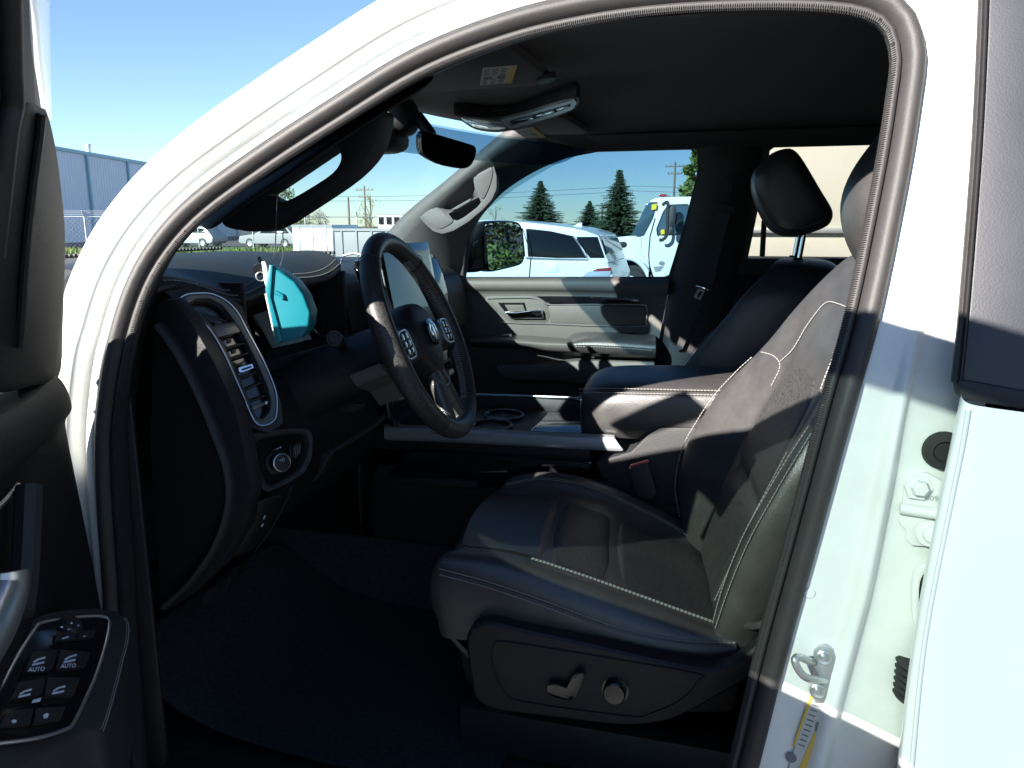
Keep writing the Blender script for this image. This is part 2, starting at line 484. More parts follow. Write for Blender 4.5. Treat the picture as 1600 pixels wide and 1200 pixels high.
rows = [[V((x, y, z + 0.03 * math.cos((y - 0.93) * 1.6))) for y in (0.06, 0.35, 0.65, 0.93, 1.2, 1.5, 1.79)] for x, z in ((-1.30, 1.30), (-1.5, 1.305), (-1.8, 1.28), (-2.05, 1.22), (-2.2, 1.1), (-2.22, 0.75))]
obj('hood', grid(rows), M_white, truck, sub=2, solid=0.01)
# rocker and lower body below the opening
obj('rocker_panel', prism([(-0.95, 0.02, 0.45), (1.2, 0.02, 0.45), (1.2, 0.02, 0.60), (-0.95, 0.02, 0.60)], (0, 0.10, 0), 0.015), M_white, truck)
for x in (-1.58, 1.9):
    for y in (0.05, 1.55):
        w = obj('wheel', lathe([(0.0, 0.03), (0.20, 0.03), (0.21, 0.0), (0.24, 0.0), (0.27, -0.01), (0.37, -0.005), (0.40, 0.03), (0.41, 0.10), (0.41, 0.16), (0.40, 0.23), (0.36, 0.26), (0.0, 0.26)], (x, y, 0.41), (0, 1, 0)), M_rubber, truck)
        obj('rim', lathe([(0.0, 0.0), (0.06, -0.005), (0.07, 0.015), (0.19, 0.005), (0.215, -0.004), (0.22, 0.02)], (x, y - 0.004 if y < 1 else y + 0.264, 0.41), (0, 1 if y < 1 else -1, 0), 24), M_silver, w)

# ------------------------------------------------------------------ B-pillar hardware
def onB(u, v, off=0.0): return at(u, v, y=0.03 - off)
# striker: base plate, U-bar, two bolts
st = obj('door_striker', prism([onB(*q, 0.004) for q in zz([(238,800),(258,785),(280,780),(302,795),(316,830),(312,860),(300,880),(304,915),(290,950),(270,978),(240,975),(234,950),(238,900),(232,850)], 1160, 640, 2.143)], (0, -0.005, 0), 0.002), M_zinc, truck)
obj('striker_bar', tube(cr([onB(1271, 1035, 0.006), onB(1262, 1032, 0.022), onB(1249, 1027, 0.034), onB(1242, 1031, 0.040), onB(1247, 1045, 0.040), onB(1258, 1058, 0.036), onB(1275, 1062, 0.022), onB(1290, 1063, 0.006)], 6), 0.0042, seg=10), M_zinc, st)
for u, v in ((1287, 1026), (1277, 1078)):
    obj('bolt', lathe([(0.0, 0.0055), (0.003, 0.0055), (0.0035, 0.003), (0.007, 0.004), (0.0085, 0.003), (0.009, 0.0)], onB(u, v, 0.0085), (0, -1, 0), 18), M_zinc, st)
# rear door upper hinge
hg = obj('rear_door_hinge', prism([onB(*q, 0.0) for q in zz([(537,235),(548,213),(575,205),(620,207),(700,250),(720,350),(668,350),(530,325)], 1160, 640, 2.143)], (0, -0.007, 0), 0.003), M_white2, truck)
obj('hinge_leaf', prism([onB(*q, 0.0) for q in zz([(525,333),(668,360),(720,360),(700,458),(560,450),(542,425),(545,400),(528,385),(518,365)], 1160, 640, 2.143)], (0, -0.006, 0), 0.003), M_white2, hg)
obj('hinge_knuckle', tube([onB(1406, 794, 0.009), onB(1500, 808, 0.012)], 0.006, seg=12), M_white2, hg)
for u, v in ((1434, 761), (1453, 833)):
    p = onB(u, v, 0.0075)
    obj('bolt', lathe([(0.0, 0.011), (0.007, 0.0105), (0.0085, 0.009), (0.009, 0.003), (0.0135, 0.003), (0.0145, 0.0)], p, (0.1, -1, 0.1), 6 if v < 800 else 18), M_white2, hg)
put_text('hinge_stamp', '009', 0.008, onB(1456, 779, 0.0078), (1, 0, 0), (0, 0, 1), M_zinc, hg)
# rubber plug, wiring grommet, boot
pl = obj('rubber_plug', lathe([(0.0, 0.004), (0.009, 0.004), (0.011, 0.007), (0.018, 0.006), (0.020, 0.0)], onB(1474, 704, 0.001), (0, -1, 0), 24), M_rubber, truck)
def oval(c, a, b, n=28, e=2.0):
    out = []
    for k in range(n):
        t = 2 * math.pi * k / n
        out.append((c[0] + a * math.copysign(abs(math.cos(t)) ** (2 / e), math.cos(t)), c[1] + b * math.copysign(abs(math.sin(t)) ** (2 / e), math.sin(t))))
    return out
obj('access_hole', prism([onB(*q, -0.004) for q in oval((1452, 935), 19, 46, e=3)], (0, -0.010, 0), 0.003), M_rubber, truck)
obj('access_hole_rim', ring([onB(*q, 0.0) for q in oval((1450, 933), 27, 56, e=3)], [onB(*q, 0.0) for q in oval((1452, 935), 18, 45, e=3)], (0, -0.007, 0), 40, 0.002), M_white2, truck)
bt = bmesh.new()
for k in range(6):
    lathe([(0.0, -0.003), (0.017, -0.003), (0.020, 0.0), (0.017, 0.003), (0.0, 0.003)], onB(1430 - k * 1.0, 1040 + k * 10, 0.004), (0.2, 0, 1), 18, bm=bt)
obj('wiring_boot', bt, M_rubber, truck)
# certification label on the pillar
lab = [onB(*q, 0.0065) for q in zz([(232,945),(268,990),(262,1040),(205,1215),(150,1215)], 1160, 640, 2.143)]
lb = obj('certification_label', prism(lab, (0, -0.0006, 0)), M_label, truck, label='white and yellow certification label with small print')
def strip(pts, m, par, off=0.0075, name='label_print'):
    return obj(name, prism([onB(*q, off) for q in zz(pts, 1160, 640, 2.143)], (0, -0.0003, 0)), m, par)
strip([(230,950),(238,958),(178,1120),(166,1138),(172,1115)], M_yellow, lb)
strip([(242,1078),(250,1085),(212,1205),(185,1205),(196,1185)], M_yellow, lb)
strip([(246,1046),(257,1046),(252,1080),(242,1076)], M_ink, lb)
for k in range(9):
    f = k / 9; x0 = 226 - 52 * f; y0 = 985 + 150 * f
    strip([(x0 + 8, y0), (x0 + 30, y0 + 8), (x0 + 29, y0 + 12), (x0 + 7, y0 + 4)], M_ink, lb)
obj('label_emblem', lathe([(0.0, 0.0004), (0.006, 0.0004), (0.006, 0.0)], onB(1236, 1184, 0.0072), (0, -1, 0), 20), M_ink, lb)
for u, v in ((1392, 757), (1265, 927)):
    obj('paint_plug', lathe([(0.0, 0.001), (0.005, 0.001), (0.006, 0.0)], onB(u, v, 0.005 if u < 1300 else 0.001), (0, -1, 0), 20), M_white2, truck)

# ------------------------------------------------------------------ rear door (closed), outer side
rd_rows = [[at(u, v, y=y) for u, v, y in row] for row in (
    [(1506,600,0.02),(1500,615,-0.050),(1504,624,-0.064),(1512,632,-0.068),(1560,640,-0.070),(1750,660,-0.070),(2300,720,-0.06)],
    [(1484,700,0.02),(1482,700,-0.052),(1486,700,-0.064),(1500,700,-0.068),(1560,700,-0.071),(1750,730,-0.073),(2300,800,-0.07)],
    [(1464,800,0.02),(1462,800,-0.054),(1466,800,-0.066),(1480,800,-0.070),(1560,800,-0.073),(1750,830,-0.076),(2300,900,-0.076)],
    [(1424,1000,0.02),(1422,1000,-0.054),(1426,1000,-0.066),(1442,1000,-0.070),(1540,1000,-0.074),(1750,1030,-0.077),(2300,1100,-0.08)],
    [(1402,1200,0.02),(1400,1200,-0.052),(1404,1200,-0.064),(1420,1200,-0.068),(1530,1200,-0.072),(1750,1230,-0.075),(2300,1300,-0.078)],
    [(1380,1420,0.02),(1378,1420,-0.050),(1382,1420,-0.062),(1400,1420,-0.066),(1520,1420,-0.070),(1750,1450,-0.072),(2300,1500,-0.07)])]
for r, zr in zip(rd_rows, (1.335, 1.26, 1.16, 0.98, 0.82, 0.66)):
    r[-2] = V((0.62, r[-2].y, zr)); r[-1] = V((0.98, -0.068, zr))
rd_rows.append([p + V((-0.004 if k < 4 else 0, 0.02, 0.50 - p.z)) for k, p in enumerate(rd_rows[-1])])
rd = obj('rear_door', grid(rd_rows), M_white, truck, sub=2, label='white outer skin of the closed rear door')
def fyr(z): return -0.045 + max(0.0, z - 1.36) * 0.28
def onR(u, v, off=0.0): return atf(u, v, lambda z: fyr(z) - off)
obj('window_applique', prism([onR(*q) for q in [(1548,-60),(1544,60),(1535,220),(1524,380),(1512,520),(1504,596),(1600,612)]] + [V((0.30, -0.045, 1.358)), V((0.30, fyr(1.79), 1.79))], (0, 0.012, 0), 0.002), M_darkgrey, rd)
obj('rear_door_glass', prism([V((0.302, -0.040, 1.36)), V((0.95, -0.040, 1.38)), V((0.90, fyr(1.60) + 0.005, 1.60)), V((0.78, fyr(1.78) + 0.005, 1.78)), V((0.302, fyr(1.78) + 0.005, 1.78))], (0, 0.006, 0)), M_gloss, rd)
obj('roof_side', grid([[V((x, y, z)) for x in (0.16, 0.5, 0.8, 1.15)] for y, z in ((0.10, 1.815), (0.105, 1.83), (0.125, 1.85), (0.18, 1.87))]), M_white, truck, sub=1, solid=0.01)
obj('rear_cab_corner', prism([V((0.995, -0.06, 0.50)), V((1.22, -0.06, 0.50)), V((1.22, -0.06, 1.37)), V((1.20, 0.08, 1.82)), V((0.78, 0.08, 1.80)), V((0.93, 0.0, 1.58)), V((0.99, -0.04, 1.37))], (0, 0.06, 0), 0.006), M_white, truck)
obj('cargo_bed_side', prism([V((1.25, -0.06, 0.55)), V((1.50, -0.06, 0.55)), V((1.58, -0.06, 0.85)), V((2.22, -0.06, 0.85)), V((2.32, -0.06, 0.55)), V((2.9, -0.06, 0.60)), V((2.9, -0.06, 1.33)), V((1.25, -0.06, 1.33))], (0, 0.10, 0), 0.012), M_white, truck)
seg = [(1538,-60),(1534,60),(1526,220),(1514,380),(1502,520),(1494,597)]
obj('rubber_strip', grid([[onR(u - 9, v, -0.012), onR(u - 6, v, 0.004), onR(u - 1, v, 0.006), onR(u + 3, v, 0.003), onR(u + 6, v, 0.006), onR(u + 9, v, 0.003), onR(u + 9, v, -0.01)] for u, v in [(p.x, p.y) for p in cr([(a, b, 0) for a, b in seg], 6)]]), M_seal, rd, sharp=60)
obj('belt_molding', prism([onR(*q, 0.006) for q in [(1496,598),(1506,594),(1600,611)]] + [V((0.96, -0.058, 1.378)), V((0.96, -0.058, 1.355))] + [onR(*q, 0.006) for q in [(1600,640),(1510,626),(1500,622)]], (0, 0.02, 0), 0.004), M_rubber, rd)
obj('hem_flange', tube(cr([at(u, v, y=-0.0690) for u, v in ((1513,640),(1503,700),(1483,800),(1445,1000),(1424,1200),(1404,1420))], 4), 0.0022, seg=8), M_white, rd)
# jamb behind the rear door and the pillar outer reveal down to the sill
obj('pillar_back', grid([[at(1480, 700, y=0.035), at(2000, 700, y=0.035)], [at(1400, 1300, y=0.035), at(2000, 1300, y=0.035)]]), M_white2, truck)

# ------------------------------------------------------------------ roof, rear wall, floor: the closed cab
def x_head(y): return -0.37 - 0.42 * max(0.0, math.sin(math.pi * (y - 0.14) / 1.48)) ** 0.8      # curved front edge of the roof
roof_rows = []
for x, dz in ((-0.62, -0.015), (-0.45, 0.0), (-0.2, 0.008), (0.2, 0.008), (0.7, 0.0), (1.15, -0.03)):
    roof_rows.append([V((x_head(y) if x < -0.6 else x_head(y) * 0.6 - 0.1 if x < -0.4 else x, y, zc + dz)) for y, zc in ((0.14, 1.742), (0.24, 1.775), (0.4, 1.795), (0.65, 1.805), (0.93, 1.808), (1.2, 1.805), (1.42, 1.795), (1.53, 1.775), (1.60, 1.745))])
obj('headliner', grid(roof_rows), M_head, truck, sub=2, label='dark fabric headliner under the roof')
rr = [[V((r[k].x - 0.02, 0.15 + (k / 8.0) * 1.44, r[k].z + 0.045)) for k in range(9)] for r in roof_rows]
obj('roof_panel', grid(rr), M_white, truck, sub=2, solid=0.004)
obj('cab_floor', prism([(-1.35, 0.06, 0.64), (1.2, 0.06, 0.64), (1.2, 1.80, 0.64), (-1.35, 1.80, 0.64)], (0, 0, -0.03)), M_carpet, truck)
obj('rear_wall', grid([[V((x, y, z)) for y in (0.05, 0.5, 0.93, 1.4, 1.8)] for x, z in ((1.05, 0.6), (1.12, 1.3), (1.17, 1.79))]), M_plas, truck, solid=0.02)
obj('firewall', grid([[V((x, y, z)) for y in (0.05, 0.5, 0.93, 1.4, 1.8)] for x, z in ((-0.98, 0.62), (-1.30, 0.85), (-1.36, 1.2), (-1.36, 1.40))]), M_carpet, truck, solid=0.02)
# driver side lower wall behind the seat (rear door inner side, dark)
obj('rear_door_card', grid([[V((x, 0.05 + max(0, z - 1.36) * 0.28, z)) for x in (0.22, 0.6, 1.15)] for z in (0.6, 1.0, 1.36, 1.60, 1.80)]), M_plas, truck, solid=0.01)
# hinge-pillar kick panel inside, below the dash
obj('kick_panel', grid([[V((x, 0.075 + dy, z)) for x, dy in ((-0.80, 0.0), (-0.9, 0.03), (-1.05, 0.03), (-1.36, 0.03))] for z in (0.6, 0.9, 1.2, 1.44)]), M_plas, truck, solid=0.006)
obj('passenger_lower_wall', grid([[V((x, 1.79, z)) for x in (-1.36, -0.9, -0.2, 0.5, 1.15)] for z in (0.6, 0.9, 1.2)]), M_plas, truck, solid=0.01)
# door sill and scuff plate
obj('sill_scuff_plate', grid([[V((x, y, z)) for x in (-0.80, -0.5, -0.2, 0.09)] for y, z in ((0.035, 0.66), (0.05, 0.70), (0.09, 0.705), (0.12, 0.70), (0.135, 0.66))]), M_plas, truck, sub=1)
# windshield
ws_top = [V((x_head(y) - 0.01, y, 1.755 + 0.02 * math.sin(math.pi * (y - 0.14) / 1.48))) for y in (0.15, 0.36, 0.62, 0.93, 1.2, 1.44, 1.60)]
ws_bot = [V((-0.98 - 0.40 * math.sin(math.pi * (y - 0.12) / 1.62), y, 1.41)) for y in (0.12, 0.33, 0.62, 0.93, 1.24, 1.53, 1.74)]
obj('windshield', grid([[b.lerp(a, t) + V((-0.02, 0, 0.03)) * math.sin(math.pi * t) for a, b in zip(ws_top, ws_bot)] for t in (0, 0.25, 0.5, 0.75, 1)]), G_wind, truck, sub=2, label='clear windshield glass')
obj('shade_band', grid([[b.lerp(a, t) + V((-0.02, 0, 0.03)) * math.sin(math.pi * t) + V((0.004, 0, -0.006)) for a, b in zip(ws_top, ws_bot)] for t in (0.80, 0.87, 0.94, 1.0)]), G_band, truck, sub=2)
obj('cowl', grid([[p + V((dx, 0, dz)) for p in ws_bot] for dx, dz in ((-0.25, -0.10), (-0.08, -0.025), (0.03, -0.012), (0.10, -0.03))]), M_plas, truck, sub=1)

# ================================================================== dashboard
rows = [[V((x, y, z)) for x, z in ((-0.83, 1.30), (-0.74, 1.265), (-0.715, 1.22), (-0.72, 1.12), (-0.75, 1.02), (-0.80, 0.96), (-0.95, 0.94))] for y in (0.20, 0.26, 0.40, 0.55, 0.72)]
dash = obj('dashboard', grid(rows), M_plas, truck, sub=2, label='black dashboard with pale stitching')
# rim of the pad toward the driver: (y, x, z)
rim = [(0.105, -0.79, 1.425), (0.15, at(265,440,y=0.15).x, at(265,440,y=0.15).z), (0.20, at(318,447,y=0.20).x, at(318,447,y=0.20).z), (0.25, at(362,468,y=0.25).x, at(362,468,y=0.25).z),
       (0.30, at(392,466,y=0.30).x, at(392,466,y=0.30).z), (0.36, at(420,449,y=0.36).x, at(420,449,y=0.36).z), (0.44, at(456,440,y=0.44).x, at(456,440,y=0.44).z), (0.53, at(500,437,y=0.53).x, at(500,437,y=0.53).z),
       (0.60, at(527,428,y=0.60).x, at(527,428,y=0.60).z), (0.645, at(541,410,y=0.645).x, at(541,410,y=0.645).z), (0.66, -0.80, 1.46)]
rows = []
for y, x, z in rim:
    top = 1.472 if 0.28 < y < 0.62 else 1.462
    rows.append([V((x - 0.10, y, z - 0.05)), V((x - 0.035, y, z - 0.022)), V((x - 0.004, y, z - 0.012)), V((x, y, z)), V((x - 0.02, y, z + 0.010)), V((x - 0.07, y, (z + top) / 2 + 0.008)), V((x - 0.15, y, top)), V((-1.05, y, top - 0.004)), V((-1.2, y, top - 0.03))])
pad = obj('dash_pad', grid(rows), M_pad, dash, sub=2, label='black stitched dash pad with instrument hood')
# two rows of stitching along the pad edge
for off, dz in ((0.010, 0.0095), (0.024, 0.0165)):
    path = cr([V((x - off, y, z + dz + 0.0050)) for y, x, z in rim[1:6]], 6)
    path = drape(path, pad, (0, 0, -1), 0.0010)
    stitches(path, dash, M_thread, 0.007, 0.005, 0.0011)
for off, dz in ((0.010, 0.0080), (0.022, 0.0135)):
    path = drape(cr([V((x - off, y, z + dz + 0.0018)) for y, x, z in rim[5:10]], 6), pad, (0, 0, -1), 0.0008)
    stitches(path, dash, M_thread, 0.007, 0.005, 0.0008)
# far strip of the pad toward the windshield: defroster grille and A-pillar speaker
gr = bmesh.new()
for k in range(46):
    y = 0.16 + k * 0.011
    box((-1.0 - 0.06 * math.sin((y - 0.1) * 3), y, 1.4715), (0.012, 0.006, 0.006), bm=gr)
obj('defroster_grille', gr, M_trim, dash, kind='stuff')
# centre of the dash top
rows = []
for y in (0.655, 0.75, 0.93, 1.1, 1.15, 1.2, 1.3, 1.5, 1.66):
    k = 1 if y < 1.1 else 0
    q = lerp_tab([(1.12, 0.0), (1.2, 1.0)], y); a = 0.09 * q; c = 0.04 * q
    rows.append([V((-0.74 - a, y, 1.20)), V((-0.755 - a, y, 1.34 - c)), V((-0.775 - a, y, 1.405 - c)), V((-0.82 - a, y, 1.428 - c)), V((-0.95 - a * 0.6, y, 1.442 - c)), V((-1.1, y, 1.440 - c)), V((-1.3, y, 1.42 - c))])
obj('dash_center', grid(rows), M_pad, dash, sub=2)
bm = bmesh.new()
for k in range(5):
    box((-0.93, 0.80 + k * 0.02, 1.456), (0.05, 0.010, 0.008), bm=bm, bev=0.002)
obj('speaker_grille', bm, M_trim, dash)
# silver edge of the centre stack
obj('center_trim', tube(cr([at(536,400,y=0.70), at(552,396,y=0.70), at(566,400,y=0.70), at(577,415,y=0.70), at(582,440,y=0.70)], 6), 0.0025, seg=8), M_silver, dash)
# end of the dash, driver side: dark face toward the door with a raised curved edge
end_px = [(246,470),(268,466),(298,502),(333,562),(366,632),(380,690),(394,760),(384,822),(350,880),(300,930),(250,960),(232,700),(236,520)]
obj('dash_end_panel', prism([at(u, v, y=0.10) for u, v in end_px], (0, 0.03, 0), 0.008), M_plas, dash)
obj('end_edge_trim', tube([at(u, v, y=0.095) for u, v in [(p.x, p.y) for p in cr([(248,508,0),(275,545,0),(305,600,0),(335,670,0),(357,735,0),(358,790,0),(338,850,0),(300,905,0),(258,945,0)], 6)]], 0.011, seg=12, flat=0.6), M_plas2, dash)
# slanted face between end panel and instrument cluster
vp, vn = at(350, 540, y=0.17), V((0.70, -0.62, 0.30)).normalized()
def onV(u, v, off=0.0): return atp(u, v, vp + vn * off, vn)
face_px = [(258,455),(300,448),(352,462),(378,478),(402,545),(440,630),(442,662),(420,676),(392,668),(345,580),(290,490)]

# side air vent
VO = zz([(190,405),(215,382),(260,370),(370,370),(460,410),(530,480),(590,590),(680,760),(740,900),(760,980),(757,1080),(735,1120),(690,1142),(640,1130),(600,1060),(520,870),(440,700),(350,560),(220,450)], 230, 360, 3.75)
VI = zz([(245,425),(290,402),(370,402),(440,440),(495,510),(560,610),(645,780),(700,910),(722,990),(720,1060),(680,1105),(640,1095),(610,1020),(540,860),(460,690),(370,540),(265,455)], 230, 360, 3.75)
obj('dash_face', ring([onV(*q, -0.004) for q in face_px], [onV(*q, -0.004) for q in VI], vn * -0.03, 72), M_plas, dash)
vent = obj('side_air_vent', ring([onV(*q, 0.004) for q in VO], [onV(*q, 0.002) for q in VI], vn * -0.018, 72, 0.0022), M_dsilver, dash, label='tall satin framed side air vent')
obj('vent_cavity', prism([onV(*q, -0.028) for q in VI], vn * -0.004), M_gloss, vent)
obj('vent_edge', tube([onV(*q, 0.006) for q in [(p.x, p.y) for p in cr([(a, b, 0) for a, b in VO], 4, True)]], 0.0013, seg=6, closed=True), M_silver, vent)
for (a, b) in (((455,690),(575,655)), ((485,750),(598,712)), ((545,865),(640,825)), ((565,935),(670,885)), ((600,1000),(700,960))):
    p, q = [onV(*zz([t], 230, 360, 3.75)[0], -0.006) for t in (a, b)]
    obj('vent_slat', prism([p, q, q - vn * 0.022 + V((0, 0, 0.004)), p - vn * 0.022 + V((0, 0, 0.004))], (0, 0, -0.0025), 0.0008), M_plas2, vent)
obj('vent_crossbar', prism([onV(*q, 0.0) for q in zz([(375,580),(400,545),(545,530),(570,590),(420,628)], 230, 360, 3.75)], vn * -0.02, 0.003), M_dsilver, vent)
bm = bmesh.new()
for k in range(5):
    a, b = [onV(*zz([t], 230, 360, 3.75)[0], -0.010) for t in ((290 + k * 22, 470 + k * 8), (345 + k * 30, 545 - k * 3))]
    tube([a, b], 0.0012, seg=6, bm=bm)
obj('vent_fins', bm, M_plas2, vent)
obj('vent_tab', ring([onV(*q, 0.012) for q in zz([(535,805),(615,780),(624,805),(555,832),(538,828)], 230, 360, 3.75)], [onV(*q, 0.012) for q in zz([(550,812),(608,793),(614,802),(558,822)], 230, 360, 3.75)], vn * -0.012, 32), M_chrome, vent)
obj('vent_tab', prism([onV(*q, 0.010) for q in zz([(610,1030),(660,1005),(690,1005),(690,1025),(640,1050),(618,1055)], 230, 360, 3.75)], vn * -0.012, 0.002), M_dsilver, vent)
obj('vent_tab', prism([onV(*q, 0.010) for q in zz([(690,1000),(708,998),(708,1015),(692,1020)], 230, 360, 3.75)], vn * -0.010, 0.001), M_silver, vent)
for q0 in ((468, 640), (495, 700)):
    a, b = q0
    obj('vent_pivot', prism([onV(*q, 0.002) for q in zz([(a, b), (a + 26, b - 4), (a + 28, b + 14), (a + 4, b + 20)], 230, 360, 3.75)], vn * -0.01, 0.001), M_plas2, vent)

# instrument cluster under the hood
cn = V((0.93, -0.1, 0.30)).normalized(); cp = V((-0.835, 0.45, 1.36))
def onC(u, v, off=0.0): return atp(u, v, cp + cn * off, cn)
cl = obj('instrument_cluster', prism([onC(*q) for q in [(385,470),(420,445),(470,430),(520,430),(560,450),(560,540),(500,560),(430,560),(402,520)]], cn * -0.03, 0.004), M_gloss, dash)
obj('cluster_reflection', prism([onC(*q, 0.002) for q in zz([(630,495),(700,470),(870,420),(915,640),(915,662),(752,715),(690,600)], 230, 360, 3.75)], cn * -0.002), M_reflection, cl, label='instrument display with a pale green reflection painted on')  # flat panel coloured as the reflection lying on the cluster
for k, (u, v, r) in enumerate(((500, 495, 0.045), (445, 480, 0.03))):
    obj('gauge_ring', lathe([(r, 0.0), (r, 0.004), (r - 0.002, 0.005), (r - 0.003, 0.004), (r - 0.003, 0.0)], onC(u, v, 0.001), cn, 40), M_silver, cl)
bm = bmesh.new()
for y0 in (0.285, 0.63):
    box((-0.80, y0, 1.36), (0.10, 0.012, 0.14), bm=bm, bev=0.004)
box((-0.80, 0.46, 1.285), (0.12, 0.36, 0.02), bm=bm, bev=0.004)
obj('cluster_shroud', bm, M_plas, cl)

# lower dash: knee panel, headlight switch panel
hn = V((0.80, -0.50, 0.18)).normalized(); hp = at(437, 722, y=0.235)
def onH(u, v, off=0.0): return atp(u, v, hp + hn * off, hn)
HZ = lambda L: zz(L, 330, 640, 3.72)
hl = obj('headlight_switch_panel', ring([onH(*q, 0.004) for q in HZ([(205,150),(260,130),(480,105),(575,110),(595,160),(590,280),(545,370),(440,435),(340,480),(300,470),(230,300)])], [onH(*q, 0.0) for q in HZ([(255,190),(300,170),(480,140),(550,145),(562,180),(555,270),(515,345),(430,400),(345,440),(325,430),(270,300)])], hn * -0.02, 56, 0.004), M_plas2, dash)
obj('switch_plate', prism([onH(*q, -0.006) for q in HZ([(230,160),(480,125),(565,130),(575,280),(520,360),(340,460),(315,440),(250,300)])], hn * -0.006), M_gloss, hl)
kc = onH(432, 722, -0.004)
kb = obj('rotary_knob', lathe([(0.0, 0.020), (0.0125, 0.020), (0.0140, 0.019), (0.0150, 0.004), (0.019, 0.002), (0.020, 0.0)], kc, hn, 28), M_plas2, hl)
obj('knob_ring', lathe([(0.0140, 0.0), (0.0146, 0.002), (0.0132, 0.0025), (0.0128, 0.0)], kc + hn * 0.0185, hn, 28), M_silver, kb)
hx = (onH(460, 718) - onH(430, 722)).normalized()
for dx, dz, t in ((0, 0.004, '=D'), (0, -0.006, '-o')):
    put_text('knob_mark', t, 0.007, kc + hn * 0.0206 + V((0, 0, dz)), hx, (0, 0, 1), M_mark, kb)
for k in range(3):
    obj('thumbwheel', prism([onH(*q, 0.003) for q in HZ([(482 + k * 15, 215 - k * 8), (490 + k * 15, 208 - k * 8), (500 + k * 10, 275 - k * 12), (490 + k * 10, 285 - k * 12)])], hn * -0.008, 0.001), M_dsilver, hl)
for k in range(4):
    a, b = 352 + k * 15, 240 - k * 7
    obj('switch_mark', prism([onH(*q, -0.004) for q in HZ([(a, b), (a + 9, b - 5), (a + 11, b + 2), (a + 2, b + 7)])], hn * -0.001), M_mark, hl)
# lower left pocket with small pale marks, hood release
lp = obj('release_handle', prism([at(*q, y=0.215) for q in HZ([(165,770),(185,762),(212,790),(200,812),(160,850),(110,870),(140,810)])], (0, 0.03, 0), 0.003), M_plas2, dash)
for L in ([(205,700),(222,668),(230,670),(215,705)], [(300,635),(310,615),(316,618),(306,640)], [(290,675),(300,662),(304,668),(294,685)]):
    obj('switch_mark', prism([at(*q, y=0.20) for q in HZ(L)], (0, 0.001, 0)), M_mark, dash)
rows = [[at(*q, y=yy) for q, yy in zip(HZ(r), (0.19, 0.20, 0.21, 0.26))] for r in ([(190,500),(230,540),(300,520),(440,470)], [(150,620),(180,660),(290,620),(400,560)], [(90,730),(130,770),(250,760),(350,680)], [(20,840),(60,880),(180,850),(260,800)])]
obj('lower_switch_panel', grid(rows), M_plas, dash, sub=2, solid=0.006)
obj('panel_edge', tube(cr([at(*q, y=0.20) for q in HZ([(468,445),(440,520),(390,620),(330,720),(250,830)])], 5), 0.0015, seg=6), M_plas2, dash)
obj('parking_brake_lever', prism([at(*q, y=0.33) for q in HZ([(640,260),(655,250),(685,270),(660,330),(620,400),(590,425),(585,410),(625,350)])], (0, 0.02, 0), 0.003), M_plas2, dash)
obj('knee_bolster_edge', tube(cr([at(512, 708, y=0.36), at(545, 690, y=0.42), at(580, 668, y=0.48), at(600, 650, y=0.52)], 5), 0.006, seg=8), M_plas2, dash)

# ================================================================== steering wheel and column
WC = at(661, 524, y=0.47); tau = R(23)
wa = V((math.cos(tau), 0.10, math.sin(tau))).normalized()            # toward the driver
wup = V((-math.sin(tau), 0, math.cos(tau))); wup = (wup - wa * wup.dot(wa)).normalized()
wy = wup.cross(wa).normalized()                                        # to the driver's left or right
if wy.y < 0: wy = -wy
RW = 0.178
def onW(a, r, h=0.0):      # a: angle from top, toward +y
    return WC + (wup * math.cos(a) + wy * math.sin(a)) * r + wa * h
sw = obj('steering_wheel', tube([onW(2 * math.pi * k / 96, RW) for k in range(96)], [0.0168 + 0.0022 * max(0, math.cos(2 * (2 * math.pi * k / 96 - math.pi / 2))) ** 2 for k in range(96)], seg=16, closed=True), M_leather, truck, sharp=80, label='black leather steering wheel with pale stitching')
gripm = perforated('perforated_grip_leather', (0.036, 0.035, 0.034))
for a0, a1 in ((R(215), R(320)), (R(40), R(145))):
    n = 30
    obj('rim_grip', tube([onW(a0 + (a1 - a0) * k / n, RW) for k in range(n + 1)], [0.0168 + 0.0022 * max(0, math.cos(2 * (a0 + (a1 - a0) * k / n - math.pi / 2))) ** 2 + 0.0006 for k in range(n + 1)], seg=16, caps=False), gripm, sw, sharp=80)
bm = bmesh.new()                                                      # baseball stitch on the inner side of the rim
for (a0, a1) in ((R(30), R(150)), (R(165), R(195)), (R(210), R(330))):
    k = 0; n = int((a1 - a0) / 0.030)
    for k in range(n):
        a = a0 + (a1 - a0) * k / n
        for sgn in (-1, 1):
            tube([onW(a, RW - 0.0186, 0.0), onW(a + 0.012, RW - 0.0176, 0.0065 * sgn)], 0.00075, seg=5, bm=bm)
obj('rim_stitching', bm, M_thread, sw, kind='stuff')
for a in (R(40), R(145), R(215), R(320)):
    bm = bmesh.new(); tube([onW(a, RW) + (V(onW(a, 1)) - WC).normalized() * 0.0200 * math.cos(t) + wa * 0.0200 * math.sin(t) for t in [2 * math.pi * j / 24 for j in range(24)]], 0.0008, seg=5, closed=True, bm=bm)
    obj('rim_seam', bm, M_plas2, sw)
